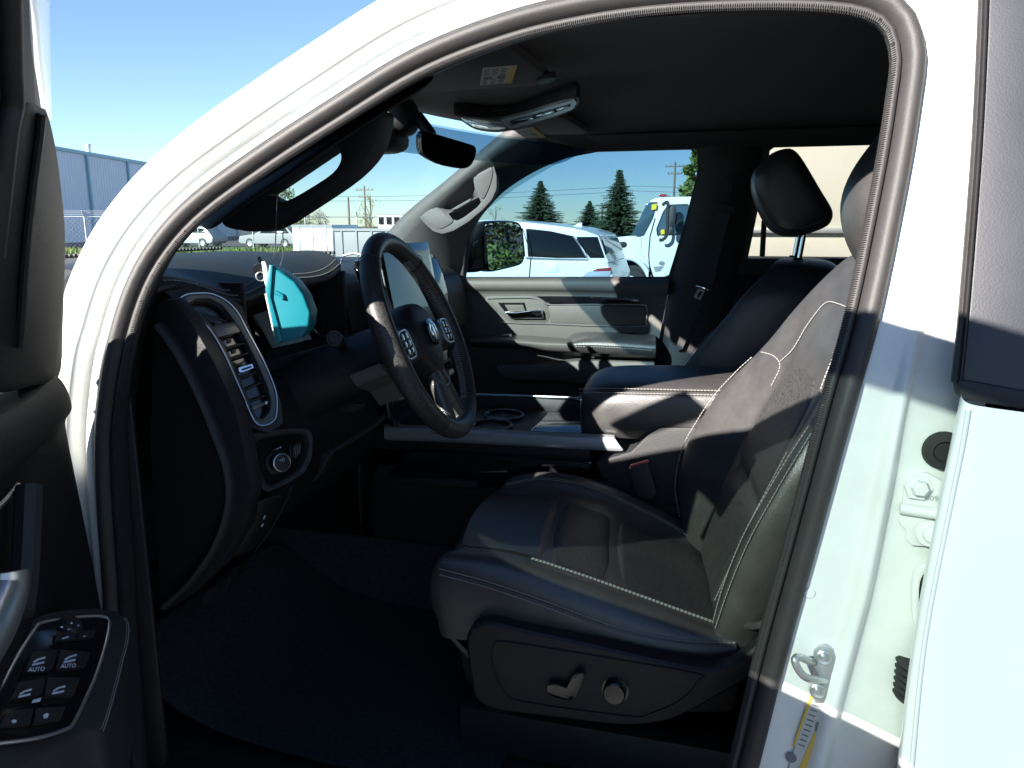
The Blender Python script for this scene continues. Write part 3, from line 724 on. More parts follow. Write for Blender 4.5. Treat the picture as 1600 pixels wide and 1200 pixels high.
# hub (airbag cover), spokes
hub_out = [(0, 0.062), (28, 0.070), (55, 0.078), (80, 0.080), (105, 0.078), (130, 0.075), (155, 0.082), (180, 0.085), (205, 0.082), (230, 0.075), (255, 0.078), (280, 0.080), (305, 0.078), (332, 0.070)]
def hub_rows():
    out = []
    for sc, h in ((1.0, -0.040), (1.03, -0.010), (1.0, 0.004), (0.90, 0.014), (0.6, 0.020), (0.25, 0.0225), (0.02, 0.023)):
        out.append([onW(R(a), r * sc * (0.78 if False else 1.0), h - 0.006) for a, r in hub_out])
    return out
hub = obj('airbag_cover', grid(hub_rows(), closed_u=True), M_plas, sw, sub=2)
def spoke(a, w0, w1, name='spoke', m=None):
    r0, r1 = 0.055, RW - 0.008
    d = (onW(a, 1) - WC).normalized(); t = d.cross(wa)
    rows = [[WC + d * r + t * w * s + wa * h for s, h in ((-1, -0.014), (-1, 0.0), (-0.7, 0.006), (0, 0.008), (0.7, 0.006), (1, 0.0), (1, -0.014), (0, -0.018))] for r, w in ((r0, w0), ((r0 + r1) / 2, (w0 + w1) / 2 * 0.95), (r1, w1))]
    return obj(name, grid(rows, closed_u=True), m or M_plas, sw, sub=2)
sp1 = spoke(R(95), 0.036, 0.030); sp2 = spoke(R(265), 0.036, 0.030); sp3 = spoke(R(168), 0.020, 0.018, m=M_leather); sp4 = spoke(R(192), 0.020, 0.018, m=M_leather)
for a, spk in ((R(93), sp1), (R(267), sp2)):
    d = (onW(a, 1) - WC).normalized(); t = d.cross(wa); c = WC + d * 0.124 + wa * 0.004
    bp_ = obj('switch_pod', ring([c + d * x * 0.028 + t * y * 0.026 for x, y in oval((0, 0), 1, 1, 32, 4)], [c + d * x * 0.024 + t * y * 0.022 for x, y in oval((0, 0), 1, 1, 32, 4)], wa * 0.006, 32, 0.001), M_silver, spk)
    for i in range(3):
        for j in range(2):
            obj('wheel_button', box(c + d * (j - 0.5) * 0.021 + t * (i - 1) * 0.0135 + wa * 0.004, (0.019, 0.0125, 0.005), frame_rot(d, t), 0.0012), M_gloss, spk)
            tube([c + d * ((j - 0.5) * 0.021 - 0.003) + t * (i - 1) * 0.0135 + wa * 0.0068, c + d * ((j - 0.5) * 0.021 + 0.003) + t * (i - 1) * 0.0135 + wa * 0.0068], 0.0005, seg=4)
            obj('button_mark', box(c + d * (j - 0.5) * 0.021 + t * (i - 1) * 0.0135 + wa * 0.0066, (0.005, 0.0025, 0.0006), frame_rot(d, t)), M_mark, spk)
# ram head badge: black disc with a chrome head and curled horns
badge_c = onW(0, 0.0, 0.0185)
badge = obj('emblem', prism([badge_c + wy * x * 0.025 + wup * y * 0.025 for x, y in oval((0, 0), 1, 1, 32, 2.4)], wa * 0.002, 0.0008), M_gloss, sw, label='chrome ram head badge on black')
def W2(L): return [badge_c + wa * 0.0024 + wy * x * 0.021 + wup * y * 0.021 for x, y in L]
headp = [(-0.20, 0.62), (0.0, 0.70), (0.20, 0.62), (0.30, 0.25), (0.24, -0.25), (0.16, -0.70), (0.0, -0.85), (-0.16, -0.70), (-0.24, -0.25), (-0.30, 0.25)]
obj('emblem_head', prism(W2(headp), wa * 0.0018, 0.0005), M_chrome, badge)
for s in (-1, 1):
    horn = [(0.24 * s, 0.66), (0.55 * s, 0.80), (0.86 * s, 0.55), (0.92 * s, 0.10), (0.74 * s, -0.34), (0.46 * s, -0.44), (0.40 * s, -0.22), (0.60 * s, -0.10), (0.66 * s, 0.16), (0.54 * s, 0.40), (0.34 * s, 0.40)]
    obj('emblem_horn', prism(W2(horn), wa * 0.0016, 0.0004), M_chrome, badge)
obj('hub_trim', tube(cr([onW(R(150), 0.088, 0.004), onW(R(168), 0.096, 0.006), onW(R(180), 0.098, 0.006), onW(R(192), 0.096, 0.006), onW(R(210), 0.088, 0.004)], 5), 0.0022, seg=8), M_silver, sw)
# column
col_rows = []
for h, r0 in ((-0.035, 0.052), (-0.06, 0.062), (-0.12, 0.066), (-0.22, 0.068), (-0.30, 0.075)):
    col_rows.append([WC + wa * h + (wup * math.cos(2 * math.pi * k / 20) * 0.85 + wy * math.sin(2 * math.pi * k / 20) * 1.1) * r0 - wup * 0.005 for k in range(20)])
colm = obj('steering_column', grid(col_rows, closed_u=True), M_plas2, truck, sub=1)
obj('column_cover', prism([onW(R(250), 0.115, -0.05), onW(R(262), 0.118, -0.05), onW(R(240), 0.06, -0.045), onW(R(205), 0.06, -0.045), onW(R(208), 0.10, -0.05), onW(R(228), 0.085, -0.05)], wa * -0.06, 0.004), M_trim, colm)
sc_ = at(522, 529, y=0.325)
stk = obj('turn_signal_stalk', lathe([(0.0, 0.002), (0.0085, 0.002), (0.0095, 0.0), (0.0125, 0.0), (0.0138, -0.004), (0.0138, -0.03), (0.0105, -0.035), (0.008, -0.09), (0.0075, -0.16)], sc_, (0.35, -0.9, 0.25), 24), M_plas2, colm)
pd = obj('paddle_shifter', prism([onW(a, r, -0.028) for a, r in ((R(285), 0.152), (R(262), 0.160), (R(248), 0.152), (R(246), 0.120), (R(265), 0.115), (R(283), 0.122))], wa * 0.009, 0.003), M_trim, colm)
obj('tilt_lever', prism([at(*q, y=0.40) for q in [(530,640),(548,630),(565,632),(562,640),(545,645)]], (0, 0.02, 0), 0.002), M_plas2, colm)

# ================================================================== pedals, floor mat
for px, w in (([(368,886),(388,876),(396,890),(376,902)], 0.006), ([(322,925),(345,905),(363,898),(362,918),(335,940),(318,948)], 0.006)):
    pe = obj('pedal', prism([at(*q, x=-0.88) for q in px], (-0.012, 0, -0.004), 0.002), M_rubber, truck)
    a, b, c, d = [at(*q, x=-0.875) for q in px[:4]]
    for k in range(3):
        obj('pedal_rib', tube([a.lerp(d, (k + 1) / 4), b.lerp(c, (k + 1) / 4)], 0.0018, seg=6), M_plas2, pe)
rows = [[V((x, y, z)) for y in (0.17, 0.3, 0.45, 0.6, 0.72)] for x, z in ((-0.30, 0.66), (-0.5, 0.665), (-0.72, 0.67), (-0.86, 0.70), (-1.0, 0.80))]
obj('floor_mat', grid(rows), M_carpet, truck, sub=2, solid=0.012)

# ================================================================== centre console
con = obj('center_console', grid([[V((x, y, z)) for x in (-0.78, -0.6, -0.4, -0.2, -0.02, 0.10)] for y, z in ((0.725, 0.66), (0.725, 0.80), (0.735, 0.93), (0.737, 1.0))]), M_plas, truck, sub=1, solid=0.008, label='wide black centre console with padded armrest')
def cgrid(name, rows, m, sub=2, solid=0.0, parent=con): return obj(name, grid(rows), m, parent, sub=sub, solid=solid)
# side shelf recess
obj('side_pocket', prism([at(*q, y=0.722) for q in [(608,740),(640,705),(925,722),(918,738),(860,742),(740,766),(622,752)]], (0, 0.012, 0), 0.004), M_gloss, con)
obj('pocket_lip', prism([at(*q, y=0.715) for q in [(612,744),(745,752),(745,764),(625,756)]], (0, 0.02, 0), 0.003), M_plas2, con)
# brushed side rail
rail_t = [(600,664),(680,667),(760,671),(860,677),(960,682)]; rail_b = [(600,688),(680,690),(760,694),(860,700),(975,706)]
rows = [[at(u, v, y=0.765) + V((0, 0, 0.002)) for u, v in rail_t], [at(u, v, y=0.742) for u, v in rail_t], [at(u, v + 4, y=0.733) for u, v in rail_t], [at(u, v - 2, y=0.731) for u, v in rail_b], [at(u, v, y=0.737) for u, v in rail_b]]
cgrid('side_rail', rows, M_btrim, 2)
obj('rail_edge', tube([at(u, v - 1, y=0.745) for u, v in rail_t], 0.0016, seg=6), M_silver, con)
# tray floor, cup holders, far rail
zt = 1.068
trayo = [(-0.80, 0.755, zt), (-0.26, 0.755, zt), (-0.26, 1.02, zt), (-0.80, 1.02, zt)]
obj('console_tray', prism([V(p) for p in trayo], (0, 0, -0.05), 0.004), M_plas, con)
for k, (u, v) in enumerate(((795, 655), (775, 662))):
    c = at(u, v, z=zt)
    c = V((-0.50 - 0.0 * k, 0.83 + 0.10 * k, zt))
    obj('cup_holder', lathe([(0.047, 0.0), (0.047, 0.006), (0.043, 0.007), (0.040, 0.004), (0.038, -0.04), (0.0, -0.045)], c, (0, 0, 1), 32), M_gloss, con)
    obj('cup_holder_ring', lathe([(0.047, 0.004), (0.049, 0.006), (0.046, 0.009), (0.044, 0.007)], c, (0, 0, 1), 32), M_btrim, con)
obj('phone_bin', box((-0.34, 0.885, zt - 0.01), (0.13, 0.22, 0.03), bev=0.006), M_gloss, con)
obj('far_rail', tube([at(600, 614, y=1.03), at(760, 617, y=1.03), at(860, 620, y=1.03), at(912, 622, y=1.03)], 0.003, seg=8), M_silver, con)
rows = [[V((x, 1.03, z)) for x in (-0.8, -0.5, -0.2, 0.1)] for z in (1.10, 1.06, 0.66)]
cgrid('far_side', rows, M_plas, 1, 0.01)
rows = [[V((x, y, z)) for y in (0.735, 0.85, 1.03)] for x, z in ((-0.80, 0.66), (-0.80, 1.10), (-0.76, 1.22))]
cgrid('console_front', rows, M_plas, 1, 0.01)
# armrest lid
A = {}
st_x = [-0.290, -0.283, -0.25, -0.15, -0.03, 0.06]
def arm_row(x, k):
    f = max(0, 1 - k * 0.55) if k < 2 else 0
    n, fr = 0.735 + 0.05 * f, 1.04 - 0.05 * f
    top = 1.190 + 0.004 * k - 0.02 * f
    lo = 1.085
    return [V((x, n + 0.02, lo)), V((x, n + 0.003, lo + 0.02)), V((x, n, 1.14)), V((x, n + 0.004, top - 0.022)), V((x, n + 0.02, top - 0.006)), V((x, n + 0.08, top + 0.004)), V((x, 0.89, top + 0.006)), V((x, fr - 0.08, top + 0.004)), V((x, fr - 0.02, top - 0.006)), V((x, fr, top - 0.03)), V((x, fr, lo))]
rows = [arm_row(x, k) for k, x in enumerate(st_x)]
r0 = [V((-0.268, 0.80 + 0.014 * j, 1.09 + 0.0 * j)) for j in range(11)]
rows = [[V((-0.272, p.y, min(p.z, 1.15))) for p in rows[0]]] + rows
arm = cgrid('armrest', rows, M_leather, 2)
arm['label'] = 'padded console armrest with double stitching'
for dz, dy in ((-0.010, 0.010), (-0.018, 0.005)):
    path = cr([V((x, 0.735 + dy, 1.190 + 0.004 * k + dz + 0.0022)) for k, x in enumerate(st_x) if k >= 1] , 6)
    stitches(path, con, M_thread, 0.0065, 0.0045, 0.0009)
path = cr([V((-0.255, 0.77, 1.187)), V((-0.278, 0.82, 1.186)), V((-0.285, 0.89, 1.187)), V((-0.278, 0.96, 1.186)), V((-0.25, 1.01, 1.189)), V((-0.15, 1.02, 1.195)), V((0.0, 1.02, 1.2))], 6)
stitches(path, con, M_thread, 0.0065, 0.0045, 0.0008)
# stamped emblem on the lid
obj('lid_emboss', prism([V((x, y, 1.1985)) for x, y in ((-0.20, 0.93), (-0.10, 0.93), (-0.09, 0.90), (-0.10, 0.85), (-0.19, 0.85), (-0.205, 0.88))], (0, 0, 0.002), 0.001), M_pad, con)
# rear flank of the console under the armrest
fl = [(985,706),(1012,680),(1030,668),(1130,668),(1180,668),(1180,800),(1000,790),(940,745),(930,722)]
obj('console_flank', prism([at(*q, y=0.728) for q in fl], (0, 0.30, 0), 0.006), M_plas2, con)
obj('lid_latch', prism([V((-0.297, 0.86, 1.10)), V((-0.297, 0.93, 1.10)), V((-0.292, 0.93, 1.14)), V((-0.292, 0.86, 1.14))], (0.01, 0, 0), 0.002), M_plas2, con)
# transmission tunnel carpet beside the console
obj('tunnel_carpet', grid([[V((x, y, z)) for x in (-1.2, -0.9, -0.6, -0.3)] for y, z in ((0.68, 0.64), (0.70, 0.75), (0.722, 0.82))]), M_carpet, truck, sub=1, solid=0.01)
# centre stack with touch screen
stack = obj('center_stack', grid([[V((x, y, z)) for y in (0.69, 0.72, 0.93, 1.13, 1.16)] for x, z in ((-0.77, 1.45), (-0.735, 1.40), (-0.72, 1.28), (-0.70, 1.15), (-0.69, 1.08))]), M_gloss, dash, sub=1, solid=0.02)
tn = V((0.95, -0.18, 0.2)).normalized()
tp = V((-0.715, 0.90, 1.31))
scr = obj('touch_screen', prism([tp + V((0, 1, 0)) * a + V((-0.18, 0, 1)).normalized() * b for a, b in ((-0.15, -0.15), (0.15, -0.15), (0.15, 0.17), (-0.15, 0.17))], tn * 0.014, 0.004), M_gloss, dash)
obj('screen_panel', prism([tp + tn * 0.0145 + V((0, 1, 0)) * a + V((-0.18, 0, 1)).normalized() * b for a, b in ((-0.13, -0.13), (0.13, -0.13), (0.13, 0.15), (-0.13, 0.15))], tn * 0.001), M_reflection, scr, label='touch screen panel with a pale reflection painted on')  # reflection of the windows painted in as panel colour
obj('screen_edge', tube([tp + tn * 0.014 + V((0, 1, 0)) * a + V((-0.18, 0, 1)).normalized() * b for a, b in ((-0.15, -0.15), (-0.15, 0.17))], 0.002, seg=6), M_silver, dash)

# ================================================================== seats
XI = [(0.90, -0.012), (0.95, -0.004), (1.0, 0.012), (1.1, 0.045), (1.2, 0.085), (1.28, 0.122), (1.36, 0.152), (1.45, 0.190), (1.50, 0.205)]
PR = [(0.90, 0.020), (0.95, 0.035), (1.0, 0.062), (1.07, 0.082), (1.13, 0.080), (1.19, 0.072), (1.25, 0.055), (1.31, 0.030), (1.38, 0.016), (1.45, 0.0)]
HW = [(0.90, 0.215), (1.0, 0.232), (1.1, 0.238), (1.2, 0.236), (1.28, 0.222), (1.36, 0.200), (1.42, 0.170), (1.455, 0.125), (1.475, 0.07)]
HW2 = [(0.90, 0.215), (1.0, 0.232), (1.1, 0.238), (1.2, 0.236), (1.28, 0.230), (1.36, 0.222), (1.42, 0.205), (1.455, 0.18), (1.475, 0.13)]
def seat(cy, full):
    HWT = HW if full else HW2
    t = 'driver_seat' if full else 'passenger_seat'
    root = None
    zf = (lambda z: z) if full else (lambda z: z if z < 1.34 else 1.34 + (z - 1.34) * 0.72)
    sx = 0.0 if full else -0.075
    def back(z, s, lift=0.0):
        """front surface of the backrest: s -1..1 across"""
        a = abs(s); hw = lerp_tab(HWT, z); x0 = lerp_tab(XI, z) + sx - 0.055 * s * hw / 0.235 * (1 if full else -1) * 0.5; pr = lerp_tab(PR, z) * (1.0 - (0.68 * min(1, max(0, -s) * 4) if full else 0))
        if a <= 0.56: d = -0.006 * (1 - (a / 0.56) ** 2)
        elif a <= 0.95: d = pr * math.sin((a - 0.56) / 0.39 * math.pi / 2) ** 1.4
        else: d = pr * (1 - ((a - 0.95) / 0.05) * 0.35)
        return V((x0 - d - lift, cy + s * hw, zf(z)))
    SS = [-1.0, -0.95, -0.88, -0.78, -0.66, -0.58, -0.545, -0.40, -0.2, 0, 0.2, 0.40, 0.545, 0.58, 0.66, 0.78, 0.88, 0.95, 1.0]
    ZS = [0.90, 0.95, 1.0, 1.05, 1.10, 1.15, 1.20, 1.24, 1.28, 1.32, 1.36, 1.40, 1.43, 1.455, 1.475]
    rows = []
    for z in ZS:
        r = [back(z, s) for s in SS]
        hw = lerp_tab(HWT, z)
        th = lerp_tab([(0.9, 0.10), (1.3, 0.11), (1.43, 0.075), (1.475, 0.03)], z)
        bk = lerp_tab(XI, z) + sx; th = th + (0.0 if full else 0.085)
        r = [V((bk + th, cy - hw * 0.86, zf(z))), V((bk + th * 0.65, cy - hw * 1.02, zf(z)))] + r + [V((bk + th * 0.65, cy + hw * 1.02, zf(z))), V((bk + th, cy + hw * 0.86, zf(z))), V((bk + th * 1.08, cy, zf(z)))]
        # crease between bolster and insert
        for j in (7, 14): r[j] = r[j] + V((0.005, 0, 0)) if z < 1.29 else r[j]
        if abs(z - 1.10) < 0.001:
            for j in range(8, 14): r[j] = r[j] + V((0.010, 0, 0))
        rows.append(r)
    bm = grid(rows, closed_u=True)
    bm.verts.ensure_lookup_table(); n = len(rows[0]); k0 = (len(rows) - 1) * n
    c = bm.verts.new(sum((v.co for v in [bm.verts[k0 + j] for j in range(n)]), V()) / n + V((0, 0, 0.004)))
    bm.verts.ensure_lookup_table()
    for j in range(n): bm.faces.new((bm.verts[k0 + j], bm.verts[k0 + (j + 1) % n], c))
    root = obj(t, bm, M_leather, truck, sharp=180, sub=2, label='black leather driver seat with pale stitching' if full else 'black leather passenger seat in the shade')
    # perforated insert, slightly proud
    ins = []
    for z in [0.93, 0.97, 1.02, 1.06, 1.085, 1.10, 1.115, 1.14, 1.18, 1.22, 1.25, 1.275, 1.29]:
        w = lerp_tab([(0.93, 0.50), (1.24, 0.50), (1.275, 0.42), (1.29, 0.28)], z)
        dip = 0.012 * math.exp(-((z - 1.10) / 0.010) ** 2)
        ins.append([back(z, s * w, 0.003 - dip - 0.004 * (abs(s) == 1)) for s in (-1, -0.93, -0.6, 0, 0.6, 0.93, 1)])
    obj('seat_insert', grid(ins), M_perf, root, sub=2)
    # seams
    def seam(zs, s, lift=0.0020, r=0.0009):
        stitches(cr([back(z, s, lift) for z in zs], 5), root, M_thread, 0.0065, 0.0046, r)
    zs = [0.95, 1.0, 1.05, 1.1, 1.15, 1.2, 1.25, 1.28]
    for s in (-0.925, -0.985, 0.925, 0.985): seam(zs, s)
    seam([0.95, 1.0, 1.05, 1.1, 1.15, 1.2], -0.60)
    arc = [back(1.285, 0.62), back(1.31, 0.55), back(1.35, 0.52), back(1.385, 0.46), back(1.398, 0.36), back(1.40, 0.1), back(1.40, -0.2), back(1.398, -0.36), back(1.385, -0.46), back(1.35, -0.52), back(1.31, -0.55), back(1.285, -0.62)]
    arc = [p + V((-0.0035, 0, 0)) for p in arc]
    stitches(cr(arc, 5), root, M_thread, 0.0065, 0.0046, 0.0009)
    stitches(cr([back(1.285, 0.99, 0.002), back(1.292, 0.85, 0.002), back(1.290, 0.7, 0.002), back(1.275, 0.60, 0.002), back(1.24, 0.56, 0.003)], 5), root, M_thread, 0.0065, 0.0046, 0.0009)
    # headrest with two posts
    hr = []
    if full:
        prof = [(0.0, 0.03), (0.012, 0.075), (0.04, 0.10), (0.09, 0.118), (0.14, 0.12), (0.18, 0.105), (0.205, 0.075), (0.215, 0.03)]
        c0 = V((0.190, cy, 1.462)); dx = 0.16
        def hx0(h): return c0.x - 0.045 * math.sin(math.pi * min(1, h / 0.2)) + 0.12 * h
        def dep(h): return 0.050 * math.sin(math.pi * (0.12 + 0.80 * h / 0.215)) + 0.012
    else:
        prof = [(0.0, 0.05), (0.012, 0.095), (0.05, 0.12), (0.10, 0.125), (0.15, 0.118), (0.175, 0.10), (0.185, 0.06)]
        c0 = V((0.165, cy, 1.510))
        def hx0(h): return 0.075 if h < 0.03 else 0.055 + 0.1 * max(0, h - 0.13)
        def dep(h): return 0.0
    if full:
        for h, w in prof:
            d = dep(h); x = hx0(h)
            hr.append([V((x + d * (1 - math.cos(a)) * 1.0, cy + math.copysign(abs(math.sin(a)) ** 0.75, math.sin(a)) * w, c0.z + h)) for a in [2 * math.pi * k / 20 for k in range(20)]])
        hb = grid(hr, closed_u=True)
        bmesh.ops.holes_fill(hb, edges=[e for e in hb.edges if e.is_boundary])
        hd = obj('headrest', hb, M_leather, root, sub=2, sharp=180)
    else:
        outl = [at(u, v, y=cy) for u, v in zz([(695,380),(740,335),(800,315),(845,308),(880,335),(930,410),(1000,530),(1075,655),(1078,690),(1050,740),(960,775),(900,795),(810,795),(760,775),(720,740),(690,690),(650,600),(632,520),(640,440)], 1000, 150, 3.636)]
        outl = resample(cr(outl, 4, True), 36, True); cc = sum(outl, V()) / 36
        rr_ = []
        for yy, sc in ((-0.128, 0.20), (-0.127, 0.72), (-0.115, 0.93), (-0.085, 1.0), (0, 1.02), (0.085, 1.0), (0.115, 0.93), (0.127, 0.72), (0.128, 0.2)):
            rr_.append([cc + (p - cc) * sc + V((0, yy, 0)) for p in outl])
        hb = grid(rr_, closed_u=True); bmesh.ops.holes_fill(hb, edges=[e for e in hb.edges if e.is_boundary])
        hd = obj('headrest', hb, M_leather, root, sub=1, sharp=180)
        stitches([cc + (p - cc) * 0.80 + V((0, -0.1275, 0)) for p in outl[8:30]], root, M_thread, 0.007, 0.0045, 0.0006)
    for yy in (-0.07, 0.07):
        b0 = V((0.205 if full else 0.165, cy + yy, 1.455 if full else 1.425)); t0 = V((0.215, cy + yy, 1.50)) if full else V((0.180, cy + yy, 1.56))
        obj('headrest_post', tube([b0, t0], 0.0062, seg=12), M_chrome, root)
        obj('post_collar', lathe([(0.0, 0.006), (0.011, 0.006), (0.013, 0.0)], b0 + V((0, 0, 0.012)), (0.1, 0, 1), 18), M_gloss, root)
    # cushion
    if full:
        def crow(px, ys): return [at(u, v, y=y) for (u, v), y in zip(px, ys)]
        L = [
          ([(705,1000),(780,1000),(870,1010),(970,1020),(1070,1035),(1160,1040)], [.232,.232,.234,.238,.242,.25]),
          ([(690,925),(765,940),(855,965),(962,995),(1062,1012),(1152,1016)], [.230,.230,.232,.237,.242,.25]),
          ([(687,892),(759,911),(849,941),(959,981),(1060,1003),(1150,1008)], [.236,.236,.238,.243,.248,.256]),
          ([(687,880),(760,899),(850,928),(960,968),(1061,992),(1151,1000)], [.238,.238,.240,.245,.250,.258]),
          ([(692,866),(768,878),(860,905),(968,945),(1064,977),(1150,994)], [.250,.250,.252,.257,.262,.27]),
          ([(703,858),(788,868),(880,893),(990,933),(1075,965),(1147,989)], [.270,.272,.276,.281,.286,.292]),
          ([(712,857),(800,868),(890,895),(1000,934),(1080,963),(1145,986)], [.280,.285,.290,.295,.300,.305]),
          ([(720,851),(806,861),(895,888),(1003,927),(1082,956),(1145,979)], [.300,.303,.306,.310,.314,.318]),
          ([(730,825),(840,842),(935,872),(1030,906),(1100,934),(1140,950)], [.40,.40,.40,.40,.40,.40]),
          ([(740,803),(860,828),(960,860),(1050,890),(1100,905),(1128,917)], [.48,.48,.48,.48,.48,.48]),
          ([(756,783),(858,798),(950,825),(1035,855),(1085,872),(1115,887)], [.56,.56,.56,.56,.56,.56]),
          ([(775,767),(852,770),(930,790),(1010,818),(1065,842),(1102,866)], [.645,.645,.645,.645,.645,.645]),
          ([(792,757),(848,748),(920,760),(1000,795),(1060,827),(1098,851)], [.658,.66,.66,.66,.66,.66]),
          ([(797,748),(848,738),(920,750),(1000,784),(1060,815),(1096,841)], [.672,.674,.676,.676,.676,.676]),
          ([(800,742),(848,732),(920,743),(1000,776),(1060,808),(1095,835)], [.69,.692,.695,.696,.696,.696]),
          ([(800,745),(848,737),(920,748),(1000,781),(1060,812),(1095,838)], [.708,.712,.714,.716,.716,.714]),
          ([(798,800),(848,800),(920,815),(1000,840),(1060,860),(1095,870)], [.715,.72,.722,.722,.722,.72])]
        rows = [crow(a, b) for a, b in L]
        # front roll: add two stations ahead, dropping down
        rows2 = []
        for r in rows:
            p, q = r[0], r[1]
            mid = 0.48; inn = (mid - p.y) * 0.04
            zf = min(p.z, 1.0)
            rows2.append([V((p.x + 0.05, p.y + inn, 0.84)), V((p.x - 0.015, p.y + inn, 0.90)), V((p.x - 0.024, p.y + inn, min(p.z, 0.96))), V((p.x - 0.014, p.y + inn * 0.5, p.z - (0.008 if p.z > 0.97 else 0)))] + r)
        cu = obj('seat_cushion', grid(rows2), M_leather, root, sub=2, sharp=180)
        # perforated cushion panels with cross grooves
        ins = []
        for ri in (7, 8, 9, 10, 11):
            r = resample(cr([p + V((0, 0, 0.0028 if 7 < ri < 11 else -0.001)) for p in rows[ri]], 6), 41)
            ins.append(r)
        rowsI = []
        for k in range(41):
            row = [ins[i][k].copy() for i in range(5)]
            f = k / 40
            g = 0.010 * (math.exp(-((f - 0.33) / 0.013) ** 2) + math.exp(-((f - 0.57) / 0.013) ** 2))
            rowsI.append([p - V((0, 0, g)) for p in row])
        i0 = 14
        obj('cushion_front_panel', grid(rowsI[:14]), M_leather, root, sub=2)
        obj('cushion_insert', grid(rowsI[13:]), M_perf, root, sub=2)
        up = V((0, 0, 1))
        def cs(ri, lift, i0=0): return cr([p + up * lift for p in rows[ri]], 6)[i0:]
        stitches([p + V((0, 0.002, 0.0010)) for p in cs(6, 0.0008, 8)], root, M_thread, 0.0062, 0.0045, 0.0009)
        stitches([p + V((0, 0.0065, 0.0010)) for p in cs(6, 0.0004, 8)], root, M_thread, 0.0062, 0.0045, 0.0009)
        stitches([p + V((0.0, -0.0018, 0.0012)) for p in cs(2, 0.003)], root, M_thread, 0.0062, 0.0045, 0.0009)
        stitches([p + V((0.0, -0.0018, 0.0)) for p in cs(2, -0.0055)], root, M_thread, 0.0062, 0.0045, 0.0009)
        obj('piping', tube([p + V((0, -0.001, -0.001)) for p in cs(2, 0.0)], 0.002, seg=8), M_leather, root)
        stitches([p + V((0, 0, 0.0016)) for p in cs(12, 0.0005)], root, M_thread, 0.0062, 0.0045, 0.0008)
        stitches([p + V((0, -0.006, 0.0006)) for p in cs(12, 0.0)], root, M_thread, 0.0062, 0.0045, 0.0008)
        # flap at the foot of the backrest bolster
        obj('bolster_hem', tube(cr([at(1150, 968, y=0.29), at(1165, 977, y=0.26), at(1185, 977, y=0.245), at(1215, 968, y=0.235)], 5), 0.006, seg=8), M_leather, root)
        # side trim with power switches
        ST = zz([(180,470),(215,420),(290,410),(420,440),(700,500),(1000,570),(1240,600),(1400,500),(1480,430),(1480,560),(1300,680),(1080,800),(960,835),(820,840),(560,810),(250,760),(200,640)], 660, 820, 2.667)
        tr = obj('seat_side_trim', prism(resample(cr([at(*q, y=0.205) for q in ST], 4, True), 60, True), (0, 0.03, 0), 0.010, 3), M_plas, root, sharp=30)
        PN = zz([(285,540),(300,500),(350,490),(700,545),(1130,620),(1150,650),(1080,730),(950,790),(860,800),(420,740),(340,700),(300,620)], 660, 820, 2.667)
        obj('trim_groove', tube([at(*q, y=0.2035) for q in [(p.x, p.y) for p in cr([(a, b, 0) for a, b in PN], 4, True)]], 0.0012, seg=6, closed=True), M_plas, root)
        k1 = obj('lumbar_knob', lathe([(0.0, 0.011), (0.008, 0.0115), (0.0145, 0.012), (0.0165, 0.010), (0.017, 0.0), (0.020, 0.0), (0.021, -0.003)], at(961, 1079, y=0.203), (0, -1, 0.05), 28), M_gloss, root)
        obj('recline_switch', prism(resample(cr([at(*q, y=0.203) for q in zz([(605,670),(640,600),(668,598),(680,612),(650,690),(625,715)], 660, 820, 2.667)], 4, True), 24, True), (0, -0.012, 0), 0.003), M_gloss, root)
        obj('slide_switch', prism(resample(cr([at(*q, y=0.203) for q in zz([(525,660),(545,642),(600,660),(640,690),(630,715),(580,712),(530,690)], 660, 820, 2.667)], 4, True), 24, True), (0, -0.010, 0), 0.003), M_gloss, root)
        obj('seat_base', prism([at(*q, y=0.25) for q in [(705,985),(1170,1020),(1150,1120),(760,1120),(722,1060)]], (0, 0.44, 0), 0.02), M_plas, root)
        for yy in (0.30, 0.64): obj('seat_rail', box((-0.15, yy, 0.70), (0.48, 0.05, 0.08), bev=0.01), M_plas2, root)
    else:
        rows = [[V((x, cy + s * w, z - 0.06 * max(0, abs(s) - 0.85) / 0.15 + 0.018 * (0.6 < abs(s) < 0.9))) for s in (-1, -0.85, -0.7, -0.4, 0, 0.4, 0.7, 0.85, 1)] for x, z, w in ((-0.41, 0.85, 0.21), (-0.45, 0.94, 0.22), (-0.43, 0.99, 0.225), (-0.38, 1.02, 0.23), (-0.25, 1.0, 0.235), (-0.1, 0.96, 0.235), (0.03, 0.92, 0.23))]
        obj('seat_cushion', grid(rows), M_leather, root, sub=2)
        obj('seat_base', box((-0.18, cy, 0.80), (0.46, 0.40, 0.18), bev=0.02), M_plas, root)
    return root
ds = seat(0.48, True)
ps = seat(1.28, False)
# driver belt buckle between seat and console
bk = obj('belt_buckle', prism([at(*q, y=0.708) for q in zz([(958,495),(1048,468),(1092,610),(1060,640),(1040,638),(998,620)], 660, 560, 2.963)], (0, -0.022, 0), 0.004), M_plas2, truck)
obj('release_button', prism([at(*q, y=0.70) for q in zz([(960,495),(966,488),(1044,466),(1050,472),(1046,484),(970,508)], 660, 560, 2.963)], (0, -0.010, 0), 0.002), M_red, bk, label='faded red belt release button')
# rear bench behind
rows = [[V((x, y, z)) for y in (0.2, 0.5, 0.93, 1.36, 1.66)] for x, z in ((0.50, 0.75), (0.48, 0.98), (0.60, 1.03), (0.88, 1.00), (0.96, 1.15), (1.03, 1.40), (1.08, 1.42))]
obj('rear_bench', grid(rows), M_leather, truck, sub=2)

